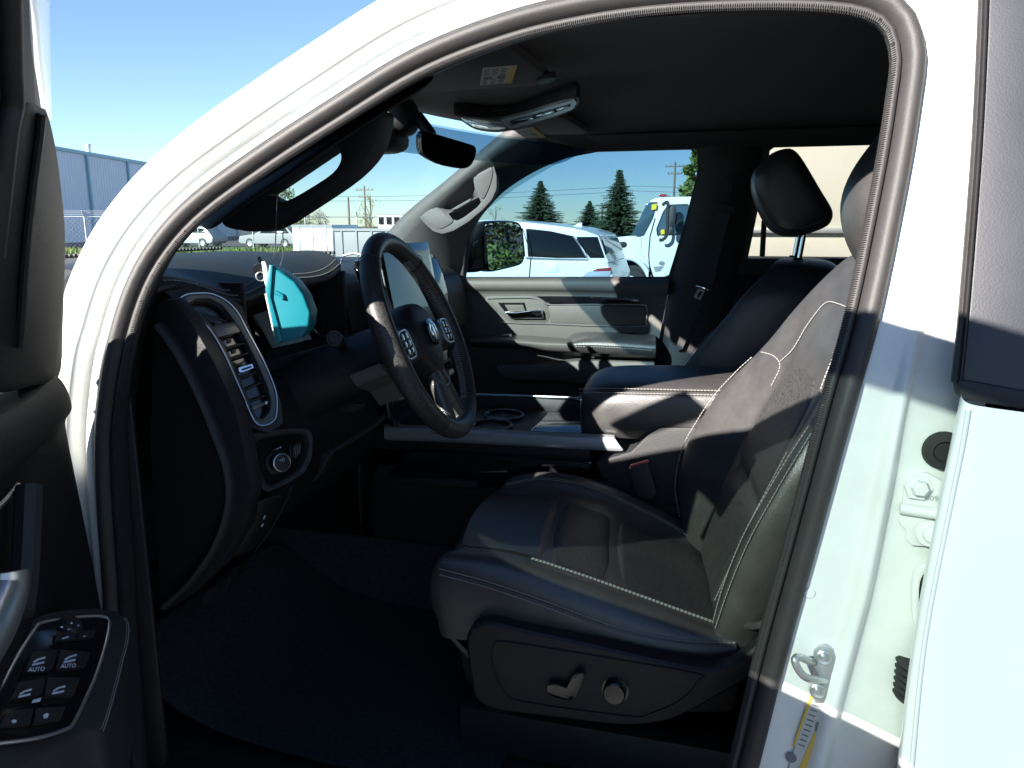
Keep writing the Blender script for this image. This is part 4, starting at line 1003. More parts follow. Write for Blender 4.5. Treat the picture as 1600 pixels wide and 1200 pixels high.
# ================================================================== passenger side
def onP(u, v, off=0.0): return atf(u, v, lambda z: fyp(z) - off)
WIN = [(722,436),(727,390),(732,346),(745,330),(756,321),(775,297),(813,273),(849,253),(892,241),(939,232),(1010,227),(1077,224),(1090,228),(1097,242),(1092,273),(1075,341),(1055,408),(1046,436),(900,436)]
win3 = [onP(*q) for q in WIN]
wc = sum(win3, V()) / len(win3)
def grow(loop, c, dx, dz):
    return [p + V((dx if p.x > c.x else -dx, 0, dz if p.z > c.z else -dz)) for p in loop]
pdoor = obj('passenger_door', grid([[onP(u, v, o) for u, v, o in r] for r in (
    [(600,434,-0.03),(700,434,-0.03),(725,434,-0.03),(850,434,-0.03),(960,434,-0.03),(1047,435,-0.03)],
    [(600,434,0.02),(700,434,0.02),(725,434,0.02),(850,434,0.02),(960,435,0.02),(1046,436,0.02)],
    [(600,439,0.034),(700,439,0.034),(725,439,0.034),(850,439,0.034),(960,440,0.034),(1045,441,0.034)],
    [(600,450,0.036),(700,450,0.036),(725,450,0.036),(850,450,0.036),(960,452,0.036),(1043,455,0.036)],
    [(600,454,0.028),(700,454,0.028),(725,454,0.028),(850,454,0.028),(960,456,0.028),(1043,461,0.028)],
    [(600,456,0.018),(700,456,0.018),(725,456,0.018),(850,456,0.018),(960,458,0.018),(1042,463,0.018)],
    [(600,480,0.020),(700,480,0.020),(725,480,0.020),(850,480,0.020),(960,482,0.020),(1038,484,0.020)],
    [(600,515,0.030),(700,515,0.030),(725,515,0.030),(850,515,0.030),(960,516,0.030),(1032,518,0.030)],
    [(600,560,0.020),(700,560,0.020),(725,560,0.020),(850,560,0.020),(960,560,0.020),(1024,562,0.020)],
    [(600,700,0.0),(700,700,0.0),(725,700,0.0),(850,700,0.0),(960,700,0.0),(1005,700,0.0)])]), M_doorp, truck, sub=2, label='inside of the closed passenger door')
DZ = lambda L: zz(L, 700, 420, 4.44)
# window frame of the passenger door
obj('window_frame', ring([p + V((0, 0.006, 0)) for p in grow(win3, wc, 0.075, 0.05)], win3, (0, 0.05, 0), 96, 0.006), M_plas, pdoor)
obj('window_seal', tube(resample([p + V((0, 0.012, 0)) for p in win3], 90, True), 0.007, seg=8, closed=True), M_rubber, pdoor)
gp = [p + V((0, 0.03, 0)) for p in grow(win3, wc, 0.06, 0.04)]
bm = bmesh.new(); bm.faces.new([bm.verts.new(p) for p in gp])
obj('window_glass', bm, G_pass, pdoor, label='green tinted passenger window')
obj('lock_pin', lathe([(0.004, 0.0), (0.004, 0.02), (0.0, 0.022)], onP(1015, 434, -0.01), (0, 0, 1), 12), M_plas, pdoor)
# mirror sail on the door corner
obj('mirror_sail', prism([onP(*q, 0.004) for q in [(640,440),(655,405),(690,360),(728,345),(731,346),(724,434),(722,440)]], (0, 0.03, 0), 0.006), M_trim, pdoor)
# handle bezel, cup, lever
hb_ = obj('handle_bezel', prism(resample(cr([onP(*q, 0.026) for q in DZ([(255,225),(262,200),(290,190),(440,190),(600,192),(690,250),(690,376),(560,376),(440,374),(350,310),(290,265)])], 4, True), 60, True), (0, 0.012, 0), 0.003), M_doorp, pdoor)
obj('handle_cup', prism([onP(*q, 0.0285) for q in DZ([(345,235),(530,235),(545,290),(560,345),(440,350),(395,300)])], (0, 0.004, 0), 0.001), M_gloss, pdoor)
obj('cup_back', prism([onP(*q, 0.031) for q in DZ([(392,250),(520,250),(535,292),(425,300)])], (0, 0.003, 0), 0.001), M_doorp, pdoor)
obj('door_handle', prism([onP(*q, 0.040) for q in DZ([(390,298),(470,302),(560,290),(600,285),(655,290),(660,345),(590,345),(440,345),(420,325)])], (0, 0.014, 0), 0.003, 3), M_chrome, pdoor, label='chrome inner door handle')
# gloss strip, insert with silver line
obj('gloss_strip', prism([onP(*q, 0.027) for q in DZ([(612,190),(800,190),(980,192),(1310,205),(1330,236),(1000,244),(700,240)])], (0, 0.008, 0), 0.002), M_gloss, pdoor)
obj('strip_badge', prism([onP(*q, 0.0275) for q in DZ([(1295,212),(1320,210),(1322,222),(1297,224)])], (0, 0.001, 0)), M_silver, pdoor)
obj('door_insert', prism([onP(*q, 0.028) for q in DZ([(692,256),(1000,256),(1355,262),(1368,280),(1366,375),(1345,392),(1000,386),(712,378)])], (0, 0.008, 0), 0.004), M_doorp, pdoor)
obj('silver_line', tube(cr([onP(*q, 0.031) for q in DZ([(270,205),(440,200),(600,204),(690,246),(850,248),(1000,246),(1340,250),(1372,262),(1380,290),(1372,370),(1350,398),(1000,394),(700,382),(500,378),(370,370)])], 4), 0.0018, seg=6), M_silver, pdoor)
# armrest with switch shelf, grab and stitched pad
rows = [[onP(u, v, o) for (u, v), o in zip(DZ(r), (0.03, 0.09, 0.10, 0.095, 0.05))] for r in (
    [(140,470),(150,485),(155,500),(160,525),(170,545)], [(330,462),(330,480),(332,500),(332,530),(340,550)], [(520,458),(520,490),(525,510),(540,530),(560,550)],
    [(640,470),(640,505),(648,520),(655,570),(680,590)], [(760,478),(760,505),(765,520),(770,575),(790,595)], [(870,490),(872,510),(876,525),(876,580),(880,600)])]
pa = obj('door_armrest', grid(rows), M_doorp, pdoor, sub=2)
rows = [[onP(u, v, o) for (u, v), o in zip(DZ(r), (0.03, 0.05, 0.10, 0.115, 0.110, 0.05))] for r in (
    [(815,487),(830,489),(860,500),(880,522),(872,585),(868,600)], [(850,462),(870,470),(900,490),(915,520),(915,590),(910,605)], [(900,436),(930,450),(980,480),(1010,522),(1010,596),(1010,612)],
    [(1130,438),(1130,450),(1150,485),(1180,530),(1180,602),(1180,618)], [(1300,446),(1300,460),(1310,495),(1330,540),(1330,608),(1330,622)], [(1440,455),(1440,470),(1440,505),(1440,548),(1440,612),(1440,628)])]
pp = obj('armrest_pad', grid(rows), M_leather, pdoor, sub=2)
for dv in (0, 13):
    stitches(cr([onP(*q, 0.1165) for q in DZ([(885,527 + dv),(1010,528 + dv),(1180,536 + dv),(1330,546 + dv),(1420,553 + dv)])], 5), pdoor, M_thread, 0.008, 0.006, 0.0011)
obj('window_switch', prism([onP(*q, 0.098) for q in DZ([(355,468),(395,462),(440,462),(440,474),(360,478)])], (0, 0.01, 0.004), 0.002), M_dsilver, pdoor)
# map pocket
rows = [[onP(u, v, o) for (u, v), o in zip(DZ(r), (0.03, 0.07, 0.075, 0.07))] for r in ([(330,650),(340,660),(345,720),(400,780)], [(770,650),(780,656),(800,700),(780,770)], [(850,612),(870,622),(900,700),(900,800)], [(1130,618),(1130,630),(1130,720),(1130,820)], [(1430,628),(1430,640),(1430,720),(1430,830)])]
obj('map_pocket', grid(rows), M_doorp, pdoor, sub=1)
# outside mirror
MZ = lambda L: zz(L, 700, 200, 3.55)
mp_, mn = V((-0.80, 1.93, 1.44)), V((0.83, -0.555, 0.0)).normalized()
def onM(u, v, off=0.0): return atp(u, v, mp_ + mn * off, mn)
ml = [onM(*q) for q in MZ([(208,560),(212,535),(240,520),(330,518),(390,525),(412,560),(425,680),(420,740),(395,760),(320,780),(240,795),(222,770)])]
ml = resample(cr(ml, 4, True), 40, True); mc = sum(ml, V()) / 40
pm = obj('side_mirror', grid([[mc + (p - mc) * s - mn * d for p in ml] for s, d in ((0.93, 0.006), (0.985, -0.004), (1.03, 0.006), (1.05, 0.05), (1.0, 0.10), (0.85, 0.14), (0.5, 0.165), (0.05, 0.17))], closed_u=True), M_gloss, truck, sub=1, label='passenger side mirror with tall glass and small round-cornered spotter')
obj('mirror_plate', prism([mc + (p - mc) * 0.97 - mn * 0.004 for p in ml], mn * 0.002), M_mirror, pm)
obj('mirror_divider', tube(cr([onM(*q, 0.001) for q in MZ([(325,540),(328,580),(330,615),(345,632),(365,635)])], 4), 0.003, seg=6), M_gloss, pm)
obj('mirror_arm', grid([[onM(u, v, -0.10) + V((0, dy, 0)) for u, v in MZ(L)] for L, dy in (([(85,800),(100,640),(150,560)], -0.12), ([(160,800),(190,700),(200,600)], -0.02), ([(240,790),(260,700),(270,600)], 0.04))]), M_gloss, pm, sub=2, solid=0.04)
hs = resample(cr([onM(*q, -0.012) for q in MZ([(90,795),(96,700),(104,610),(135,552),(190,522),(214,530),(216,660),(226,770),(180,798),(130,802)])], 3, True), 36, True)
obj('mirror_housing', prism(hs, mn * -0.13, 0.015, 3), M_gloss, pm)
sh = resample(cr([onM(*q, -0.006) for q in MZ([(112,610),(128,558),(165,528),(206,522),(206,596),(170,620),(135,634)])], 3, True), 30, True)
obj('mirror_shell', prism(sh, mn * -0.02, 0.006, 3), M_trim, pm)
# passenger A-pillar trim, grab handle
e1 = [(850,165),(790,210),(748,246),(711,278),(680,303),(650,326),(622,352),(606,372)]
e2 = [(915,236),(856,251),(800,283),(772,305),(756,325),(735,348),(724,400),(716,438)]
rows = []
for (a, b), (c, d), ya in zip(e1, e2, (1.42, 1.44, 1.46, 1.48, 1.50, 1.52, 1.54, 1.56)):
    p = at(a, b, y=ya); q = onP(c, d, 0.012); m1 = p.lerp(q, 0.35) + V((0.0, -0.035, 0)); m2 = p.lerp(q, 0.7) + V((0.0, -0.030, 0))
    rows.append([p + V((-0.03, 0.05, 0.01)), p, m1, m2, q, q + V((0.0, 0.05, 0))])
pat = obj('passenger_pillar_trim', grid(rows), M_trim, truck, sub=2)
TZ = lambda L: zz(L, 550, 60, 3.53)
ho = [at(*q, y=1.50) for q in TZ([(372,985),(400,1020),(450,1065),(500,1078),(560,1060),(640,1012),(720,945),(770,890),(797,830),(797,760),(778,690),(730,718),(672,770),(675,820),(692,865),(640,890),(560,935),(520,960),(465,930)])]
hi = [at(*q, y=1.50) for q in TZ([(532,968),(556,1000),(580,1006),(620,985),(690,932),(712,905),(700,875),(640,905)])]
gh = obj('passenger_grab_handle', ring(ho, hi, (0, 0.03, 0), 72, 0.005), M_trim, truck)
for L in ([(380,985),(465,933),(530,985),(560,1008),(500,1045),(460,1045)], [(672,772),(768,706),(768,780),(735,868),(715,885),(690,840)]):
    obj('handle_cap', prism(resample(cr([at(*q, y=1.497) for q in TZ(L)], 3, True), 24, True), (0, 0.004, 0), 0.001), M_silver if False else M_trim, gh)
# windshield header and visor strip
# passenger B-pillar and belts
rows = [[onP(u, v, o) for u, v, o in r] for r in (
    [(1085,205,0.0),(1100,215,0.02),(1140,215,0.03),(1185,215,0.02),(1210,215,-0.03)],
    [(1093,260,0.0),(1104,262,0.02),(1140,265,0.03),(1178,268,0.02),(1195,270,-0.03)],
    [(1078,341,0.0),(1090,343,0.025),(1125,346,0.035),(1160,350,0.02),(1180,352,-0.03)],
    [(1050,430,0.0),(1062,433,0.03),(1095,437,0.04),(1140,440,0.03),(1160,442,-0.02)],
    [(1040,480,0.0),(1052,483,0.03),(1085,487,0.04),(1130,490,0.03),(1150,492,-0.02)],
    [(1020,600,0.0),(1032,603,0.03),(1065,607,0.04),(1110,610,0.03),(1130,612,-0.02)],
    [(1000,720,0.0),(1012,723,0.03),(1045,727,0.04),(1090,730,0.03),(1110,732,-0.02)])]
obj('passenger_pillar_b', grid(rows), M_plas2, truck, sub=2)
BZ = lambda L: zz(L, 1000, 150, 3.636)
sb = obj('seat_belt', prism([onP(u, v, 0.055) for u, v in BZ([(430,650),(520,640),(505,700),(470,830),(420,1050),(408,1090),(330,1075),(345,1000),(390,800)])], (0, 0.002, 0)), M_belt, truck, label='black passenger seat belt hanging from its guide')
obj('belt_webbing', prism([onP(u, v, 0.056) for u, v in BZ([(330,1070),(385,1085),(350,1190),(290,1330),(240,1440),(200,1440),(260,1250)])], (0, 0.002, 0)), M_belt, sb)
obj('belt_guide', prism(resample(cr([onP(*q, 0.062) for q in BZ([(420,625),(470,608),(540,640),(545,665),(480,668),(425,650)])], 4, True), 24, True), (0, 0.012, 0), 0.003), M_plas2, sb)
obj('belt_track', prism([onP(*q, 0.045) for q in BZ([(480,480),(530,480),(515,640),(465,630)])], (0, 0.008, 0), 0.003), M_plas, sb)
bt_o = [onP(*q, 0.066) for q in BZ([(340,1100),(385,1108),(350,1185),(305,1160)])]
obj('belt_tongue', ring([onP(*q, 0.068) for q in BZ([(330,1092),(350,1098),(372,1098),(345,1160),(312,1150),(305,1140)])], [onP(*q, 0.068) for q in BZ([(338,1110),(355,1112),(338,1145),(322,1142)])], (0, 0.004, 0), 24), M_chrome, sb)
obj('tongue_top', prism([onP(*q, 0.068) for q in BZ([(315,1075),(395,1098),(385,1108),(330,1096),(318,1086)])], (0, 0.006, 0), 0.001), M_chrome, sb)
# rear passenger window and wall around it
RW_ = [(1166,404),(1166,370),(1172,330),(1186,270),(1192,252),(1204,232),(1222,222),(1240,220),(1330,222),(1420,226),(1470,240),(1490,300),(1480,404),(1300,404)]
rw3 = [onP(*q) for q in RW_]; rc = sum(rw3, V()) / len(rw3)
rdoor = obj('rear_passenger_door', ring([p + V((0, 0.008, 0)) for p in grow(rw3, rc, 0.06, 0.05)], rw3, (0, 0.05, 0), 80, 0.006), M_plas, truck)
obj('rear_passenger_wall', grid([[V((x, fyp(z) + 0.012, z)) for x in (-0.12, 0.2, 0.7, 1.2)] for z in (0.6, 1.0, 1.39)]), M_plas, rdoor, solid=0.01)
obj('rear_quarter_wall', grid([[V((x, fyp(z) + 0.014, z)) for x in (0.60, 0.9, 1.2)] for z in (1.38, 1.6, 1.80)]), M_plas, rdoor, solid=0.01)
bm = bmesh.new(); bm.faces.new([bm.verts.new(p + V((0, 0.03, 0))) for p in grow(rw3, rc, 0.02, 0.02)])
obj('window_glass', bm, G_clear, rdoor)
obj('window_bar', tube([onP(1194, 345, -0.005), onP(1191, 400, -0.005)], 0.008, seg=8), M_plas, rdoor)
obj('roof_rail_trim', grid([[V((x, y, z)) for y, z in ((1.50, 1.775), (1.575, 1.755), (1.605, 1.735), (1.65, 1.74), (1.70, 1.80))] for x in (-0.62, -0.3, 0.1, 0.6, 1.2)]), M_head, truck, sub=1)

# ================================================================== overhead: visors, console, mirror
def onO(u, v, z=1.772): return at(u, v, z=z)
oc_px = TZ([(560,425),(640,432),(830,448),(1000,400),(1150,352),(1225,318),(1255,335),(1250,370),(1215,402),(1100,446),(960,490),(870,512),(780,520),(680,505),(620,470)])
oc = obj('overhead_console', prism(resample(cr([onO(u, v, 1.768) for u, v in oc_px], 3, True), 50, True), (0, 0, 0.03), 0.005), M_plas, truck, label='overhead console with reading lamp and switches')
obj('lamp_lens', prism(resample(cr([onO(*q, 1.766) for q in TZ([(600,435),(660,445),(800,460),(840,470),(850,495),(780,505),(690,492),(640,470)])], 3, True), 30, True), (0, 0, 0.004), 0.001), M_lens, oc)
obj('console_bezel', ring([onO(*q, 1.764) for q in TZ([(820,450),(1000,405),(1150,360),(1225,338),(1242,355),(1215,392),(1100,434),(960,478),(870,500),(845,480)])], [onO(*q, 1.764) for q in TZ([(865,455),(1000,420),(1150,376),(1205,360),(1205,378),(1100,418),(960,462),(880,485)])], (0, 0, 0.006), 48), M_silver, oc)
for L in ([(870,458),(990,428),(1005,450),(885,482)], [(1012,424),(1110,392),(1118,412),(1025,442)], [(1125,388),(1190,368),(1198,380),(1135,405)]):
    obj('overhead_switch', prism([onO(*q, 1.765) for q in TZ(L)], (0, 0, 0.006), 0.001), M_gloss, oc)
vz = 1.772
vis1 = obj('sun_visor', prism([V((-0.45, 0.27, vz)), V((-0.36, 0.25, vz)), V((-0.32, 0.28, vz)), V((-0.32, 0.62, vz)), V((-0.36, 0.66, vz)), V((-0.58, 0.68, vz)), V((-0.60, 0.55, vz)), V((-0.53, 0.38, vz))], (0, 0, 0.016), 0.006), M_head, truck, label='driver sun visor folded up, with a warning label')
vis2 = obj('sun_visor', prism([V((-0.53, 1.43, vz)), V((-0.42, 1.45, vz)), V((-0.39, 1.42, vz)), V((-0.40, 1.09, vz)), V((-0.44, 1.05, vz)), V((-0.60, 1.04, vz)), V((-0.65, 1.10, vz))], (0, 0, 0.016), 0.006), M_head, truck, label='passenger sun visor folded up, with a warning label')
def visor_label(quad, par, zl):
    P = [onO(*q, zl) for q in quad]
    lab = obj('warning_label', prism(P, (0, 0, 0.0012)), M_label, par)
    def sub_(a0, a1, b0, b1, m):
        def pt(a, b): return P[0].lerp(P[1], a).lerp(P[3].lerp(P[2], a), b) - V((0, 0, 0.0006))
        obj('label_print', prism([pt(a0, b0), pt(a1, b0), pt(a1, b1), pt(a0, b1)], (0, 0, 0.0004)), m, par)
    sub_(0.80, 0.99, 0.02, 0.98, M_yellow)
    for k in range(11):
        b = 0.07 + 0.085 * k
        if 5 <= k <= 6:
            sub_(0.08, 0.34, b, b + 0.055, M_ink); sub_(0.48, 0.74, b - 0.02, b + 0.06, M_ink)
        else:
            for j in range(3): sub_(0.05 + 0.25 * j, 0.26 + 0.25 * j - 0.03 * ((k + j) % 3), b, b + 0.025, M_ink)
visor_label(TZ([(722,165),(912,150),(880,246),(705,260)]), vis1, vz - 0.002)
visor_label(TZ([(900,512),(1000,490),(1072,546),(962,558)]), vis2, vz - 0.002)
obj('visor_clip', prism(resample(cr([onO(*q, vz - 0.006) for q in TZ([(1022,240),(1050,225),(1120,215),(1110,238),(1060,255),(1030,256)])], 3, True), 24, True), (0, 0, 0.01), 0.002), M_plas2, vis1)
# rear view mirror and camera housing
rn = V((0.80, -0.58, -0.12)).normalized(); rp = V((-0.60, 0.86, 1.675))
def onRM(u, v, off=0.0): return atp(u, v, rp + rn * off, rn)
rmo = resample(cr([onRM(*q) for q in TZ([(378,525),(405,510),(540,548),(670,588),(690,605),(685,650),(660,702),(620,720),(540,710),(470,690),(400,650),(380,620)])], 4, True), 40, True)
rmc = sum(rmo, V()) / 40
rvm = obj('rear_view_mirror', grid([[rmc + (p - rmc) * s - rn * d for p in rmo] for s, d in ((0.93, 0.0), (0.97, -0.002), (1.0, 0.004), (1.0, 0.02), (0.85, 0.035), (0.4, 0.045), (0.03, 0.046))], closed_u=True), M_gloss, truck, sub=1, label='frameless dark rear view mirror')
obj('mirror_plate', prism([rmc + (p - rmc) * 0.95 - rn * 0.0005 for p in rmo], rn * 0.001), M_dmirror, rvm)
obj('mirror_stem', tube(cr([rmc - rn * 0.04, rmc - rn * 0.07 + V((0, 0, 0.03)), rmc - rn * 0.09 + V((-0.02, 0, 0.07))], 5), [0.012] * 5 + [0.014] * 6, seg=10), M_plas, rvm)
ch = bmesh.new(); blob(at(618, 222, y=0.86) + V((-0.05, 0.02, 0.01)), (0.06, 0.075, 0.032), e=3.0, bm=ch)
blob(at(640, 195, y=0.88) + V((-0.04, 0.02, 0.02)), (0.05, 0.05, 0.045), e=2.6, bm=ch)
obj('camera_housing', ch, M_plas, rvm)
# driver A-pillar grab handle
GZ = lambda L: zz(L, 200, 150, 3.2)
go = [at(*q, y=0.20) for q in GZ([(470,640),(560,672),(650,677),(740,645),(900,545),(1100,405),(1215,275),(1258,140),(1250,60),(1100,120),(800,320),(520,530)])]
gi = [at(*q, y=0.20) for q in GZ([(670,490),(720,455),(1000,265),(1040,245),(1055,270),(1062,320),(1020,385),(900,465),(800,520),(750,530),(700,512)])]
dgh = obj('driver_grab_handle', ring(cr(go, 3, True), cr(gi, 3, True), (0, 0.045, 0), 96, 0.010), M_plas, truck, label='black grab handle on the driver windshield pillar')
rows = [[at(u, v, y=0.16), at(u - 12, v - 18, y=0.24), at(u - 25, v - 38, y=0.26)] for u, v in ((322, 368), (365, 333), (409, 303), (525, 226), (600, 176), (690, 125))]
obj('driver_pillar_trim', grid(rows), M_plas, truck, sub=2, solid=0.01)

# ================================================================== driver door, swung open
AL = R(56); DH = V((-0.84, -0.03, 0)); de = V((math.cos(AL), -math.sin(AL), 0)); dn = V((math.sin(AL), math.cos(AL), 0))
def D(s, t, z): return DH + de * s + dn * t + V((0, 0, z))
def tz(z): return 0.03 + 0.28 * max(0.0, z - 1.36)
def onD(u, v, off=0.0):
    t = 0.05
    for _ in range(14):
        p = atp(u, v, DH + dn * t, dn); t = tz(p.z) + off
    return atp(u, v, DH + dn * t, dn)
sf = lambda z: lerp_tab([(0.6, -0.125), (0.66, -0.117), (1.02, -0.066), (1.20, -0.01), (1.33, 0.03), (1.36, 0.04)], z)
rows = []
for z, t in ((1.338, -0.03), (1.345, 0.010), (1.341, 0.030), (1.328, 0.040), (1.300, 0.044), (1.290, 0.041), (1.283, 0.032), (1.26, 0.030), (1.12, 0.030), (0.9, 0.032), (0.62, 0.030)):
    s0 = sf(z)
    rows.append([D(s0 - 0.006, t - 0.05, z), D(s0, t - 0.012, z), D(s0 + 0.016, t, z + (0.004 if z > 1.3 else 0)), D(s0 + 0.08, t, z - (0.006 if z > 1.3 else 0)), D(0.30, t, z), D(0.45, t, z + 0.025 * (z > 1.25)), D(0.6, t, z + 0.07 * (z > 1.25)), D(0.85, t, z + 0.13 * (z > 1.25)), D(1.38, t, z + 0.15 * (z > 1.25))])  # unseen rear part of the belt raised to place its shadow
door = obj('driver_door', grid(rows), M_sail, truck, sub=2, label='inside of the open driver door')
obj('door_edge_seal', tube(cr([D(sf(z) - 0.004, tz(z) - 0.045, z) for z in (0.62, 0.8, 1.0, 1.15, 1.25, 1.33)], 5), 0.013, seg=10), M_rubber, door)
sk = [D(s, -0.085 + b, z) for s, z, b in ((-0.06, 0.60, 0.02), (0.0, 1.0, 0.0), (0.05, 1.33, 0.0), (0.3, 1.34, 0.0), (0.6, 1.40, 0.0), (0.85, 1.46, 0.0), (1.39, 1.48, 0.0), (1.39, 1.0, 0), (1.37, 0.55, 0.02), (0.5, 0.52, 0.02))]  # rear end, out of view, follows the belt raised for its shadow
obj('outer_skin', prism(sk, dn * 0.05, 0.01), M_white, door)
# window frame round the glass; unseen rear raised and lengthened for its shadow
fr = [(0.045, 1.345), (0.11, 1.47), (0.22, 1.565), (0.34, 1.65), (0.46, 1.705), (0.58, 1.752), (0.78, 1.805), (0.98, 1.84), (1.18, 1.86), (1.29, 1.83), (1.345, 1.50), (0.85, 1.47), (0.6, 1.41), (0.45, 1.37), (0.3, 1.345)]
fpath = cr([D(s, tz(z) - 0.04, z) for s, z in fr[:11]], 6)
obj('door_window_frame', tube(fpath, 0.034, seg=10), M_rubber, door)
obj('frame_skin', grid([[p - dn * 0.028 + V((0, 0, 0.03)) , p - dn * 0.034 + V((0, 0, -0.01))] for p in fpath]), M_white, door, solid=0.006)
bm = bmesh.new(); bm.faces.new([bm.verts.new(D(s, tz(z) - 0.045, z)) for s, z in fr])
obj('door_glass', bm, G_drv, door, label='green tinted driver window')
# pieces of the frame seen in the photograph
obj('frame_cover', prism([onD(*q, -0.004) for q in [(-60,-60),(47,-60),(52,60),(60,166),(58,200),(-60,240)]], dn * -0.03, 0.006), M_sail, door)
obj('frame_flange', prism([onD(*q, -0.03) for q in [(44,-60),(79,-60),(80,40),(81,120),(83,190),(60,190),(52,60)]], dn * -0.02, 0.003), M_white, door)
obj('run_channel', tube(cr([onD(*q, 0.006) for q in [(14,-40),(16,40),(18,110),(20,160),(12,200),(2,290),(-10,400)]], 5), 0.008, seg=10), M_rubber, door)
sl = obj('mirror_sail', prism(resample(cr([onD(*q, -0.002) for q in [(34,190),(62,166),(76,172),(90,230),(99,300),(104,360),(103,430),(100,500),(95,592),(60,602),(0,612),(-20,560)]], 3, True), 50, True), dn * -0.03, 0.006), M_sail, door)
obj('sail_ridge', tube(cr([onD(*q, 0.002) for q in [(66,178),(60,230),(48,320),(38,420),(30,540)]], 5), 0.004, seg=8), M_plas, door)
# armrest with the switch panel
ap = D(0.30, 0.07, 1.085); an = (dn * 0.62 + V((0, 0, 0.78))).normalized()
an = ((D(0.19, 0.10, 1.075) - D(0.34, 0.10, 1.055)).cross(D(0.30, 0.03, 1.125) - D(0.34, 0.10, 1.055))).normalized()
if an.z < 0: an = -an
ap = D(0.34, 0.10, 1.055)
def onA(u, v, off=0.0): return atp(u, v, ap + an * off, an)
YZ = lambda L: zz(L, 0, 900, 4.0)
ao = YZ([(-260,1150),(-120,720),(80,400),(200,270),(300,222),(420,205),(560,196),(690,204),(760,232),(798,300),(792,400),(742,620),(662,900),(622,972),(545,962),(400,1045),(200,1145),(-120,1290)])
da = obj('armrest', prism(resample(cr([onA(*q, -0.004) for q in ao], 3, True), 60, True), V((0, 0, -0.11)), 0.010, 3), M_plas2, door)
si = YZ([(-240,1010),(-100,820),(0,700),(120,480),(225,322),(260,293),(400,266),(600,250),(662,260),(684,290),(662,420),(600,620),(520,800),(462,915),(425,952),(250,1010),(0,1046),(-200,1060)])
si3 = cr([onA(*q, 0.001) for q in si], 4, True)
obj('switch_panel_trim', tube(resample(si3, 90, True), 0.0018, seg=8, closed=True), M_silver, door)
obj('switch_panel', prism(resample(si3, 60, True), an * -0.002), M_gloss, door)
for dx in (0, 14):
    stitches(cr([onA(*q, -0.0045) for q in YZ([(775 + dx,262),(792 + dx,330),(782 + dx,420),(752 + dx,540),(712 + dx,700),(665 + dx,870),(630 + dx,960 + dx)])], 6), door, M_thread, 0.0055, 0.0045, 0.0006)
def sw_block(L, h, name='window_switch', m=M_plas): return obj(name, prism([onA(*q, 0.001) for q in YZ(L)], an * h, 0.0012), m, door)
sw_block([(345,365),(470,355),(465,410),(330,425)], 0.004, 'mirror_switch'); sw_block([(478,354),(585,348),(575,398),(470,410)], 0.004, 'mirror_switch')
obj('mirror_dial', lathe([(0.0, 0.007), (0.010, 0.0065), (0.0125, 0.004), (0.013, 0.0)], onA(*YZ([(437,318)])[0], 0.001), an, 28), M_plas, door)
sw_block([(180,500),(340,485),(310,605),(130,625)], 0.006); sw_block([(355,484),(545,500),(515,590),(325,604)], 0.006)
sw_block([(95,690),(260,660),(240,770),(45,795)], 0.006); sw_block([(275,658),(480,660),(440,770),(255,770)], 0.006)
sw_block([(20,865),(195,845),(175,945),(-20,960)], 0.004, 'lock_switch'); sw_block([(210,843),(400,830),(365,915),(190,945)], 0.004, 'lock_switch')
ax_ = (onA(120, 1040) - onA(80, 1042)).normalized(); ay_ = an.cross(ax_)
if ay_.dot(onA(100, 1000) - onA(80, 1060)) < 0: ay_ = -ay_
for c in ((230, 584), (428, 562)):
    u_, v_ = YZ([c])[0]
    put_text('switch_text', 'AUTO', 0.0062, onA(u_, v_, 0.0078), ax_, ay_, M_mark, door, 0.0001, slant=(onA(u_ + 1.5, v_ - 10, 0.0078) - onA(u_, v_, 0.0078)).normalized() * 1.35)
def icon(L, h=0.0076): obj('switch_mark', prism([onA(*q, h) for q in YZ(L)], an * 0.0003), M_mark, door)
def icon_win(x, y):
    icon([(x, y + 22), (x + 30, y + 2), (x + 80, y - 12), (x + 78, y), (x + 40, y + 8), (x + 12, y + 26)]); icon([(x - 2, y + 34), (x + 72, y + 18), (x + 70, y + 30), (x - 4, y + 46)])
icon_win(204, 516); icon_win(400, 500); icon_win(118, 716); icon_win(328, 696)
icon([(205,775),(258,762),(250,785),(196,795)], 0.0078)
icon([(70,905),(88,898),(105,905),(96,918),(78,920)], 0.0056); icon([(268,870),(290,858),(305,862),(298,885),(275,892)], 0.0056)
icon([(436,300),(446,286),(456,298)], 0.0088); icon([(372,320),(392,312),(394,326)], 0.0078); icon([(480,312),(494,302),(494,314)], 0.0078); icon([(420,332),(440,330),(430,340)], 0.0085)
icon([(385,390),(430,375),(432,382),(392,396)], 0.0056); icon([(518,376),(536,372),(536,378),(520,382)], 0.0056)
# pull handle
obj('pull_handle', tube(cr([onD(*q, 0.045) for q in [(20,893),(20,915),(12,945),(-5,985),(-40,1040)]], 5), 0.014, seg=12, flat=0.5), M_silver, door, label='satin silver door pull')
obj('pull_recess', tube(cr([onD(*q, 0.02) for q in [(45,760),(42,830),(38,900),(30,960)]], 5), 0.012, seg=8), M_plas2, door)
obj('panel_step', tube(cr([onD(*q, 0.006) for q in [(28,758),(10,780),(-10,800)]], 4), 0.003, seg=6), M_dsilver, door)
# outside mirror of the driver door is beyond the frame; hinges between door and pillar
for z in (0.78, 1.10):
    obj('door_hinge', box(D(-0.06, -0.02, z), (0.07, 0.05, 0.05), Matrix.Rotation(-AL, 3, 'Z'), 0.006), M_white2, door)
rb = bmesh.new()
for k in range(13):
    tube([D(0.0, 0.036, 0.66 + k * 0.024), D(0.20, 0.042, 0.66 + k * 0.024)], 0.004, seg=5, bm=rb)
obj('speaker_grille', rb, M_plas, door)

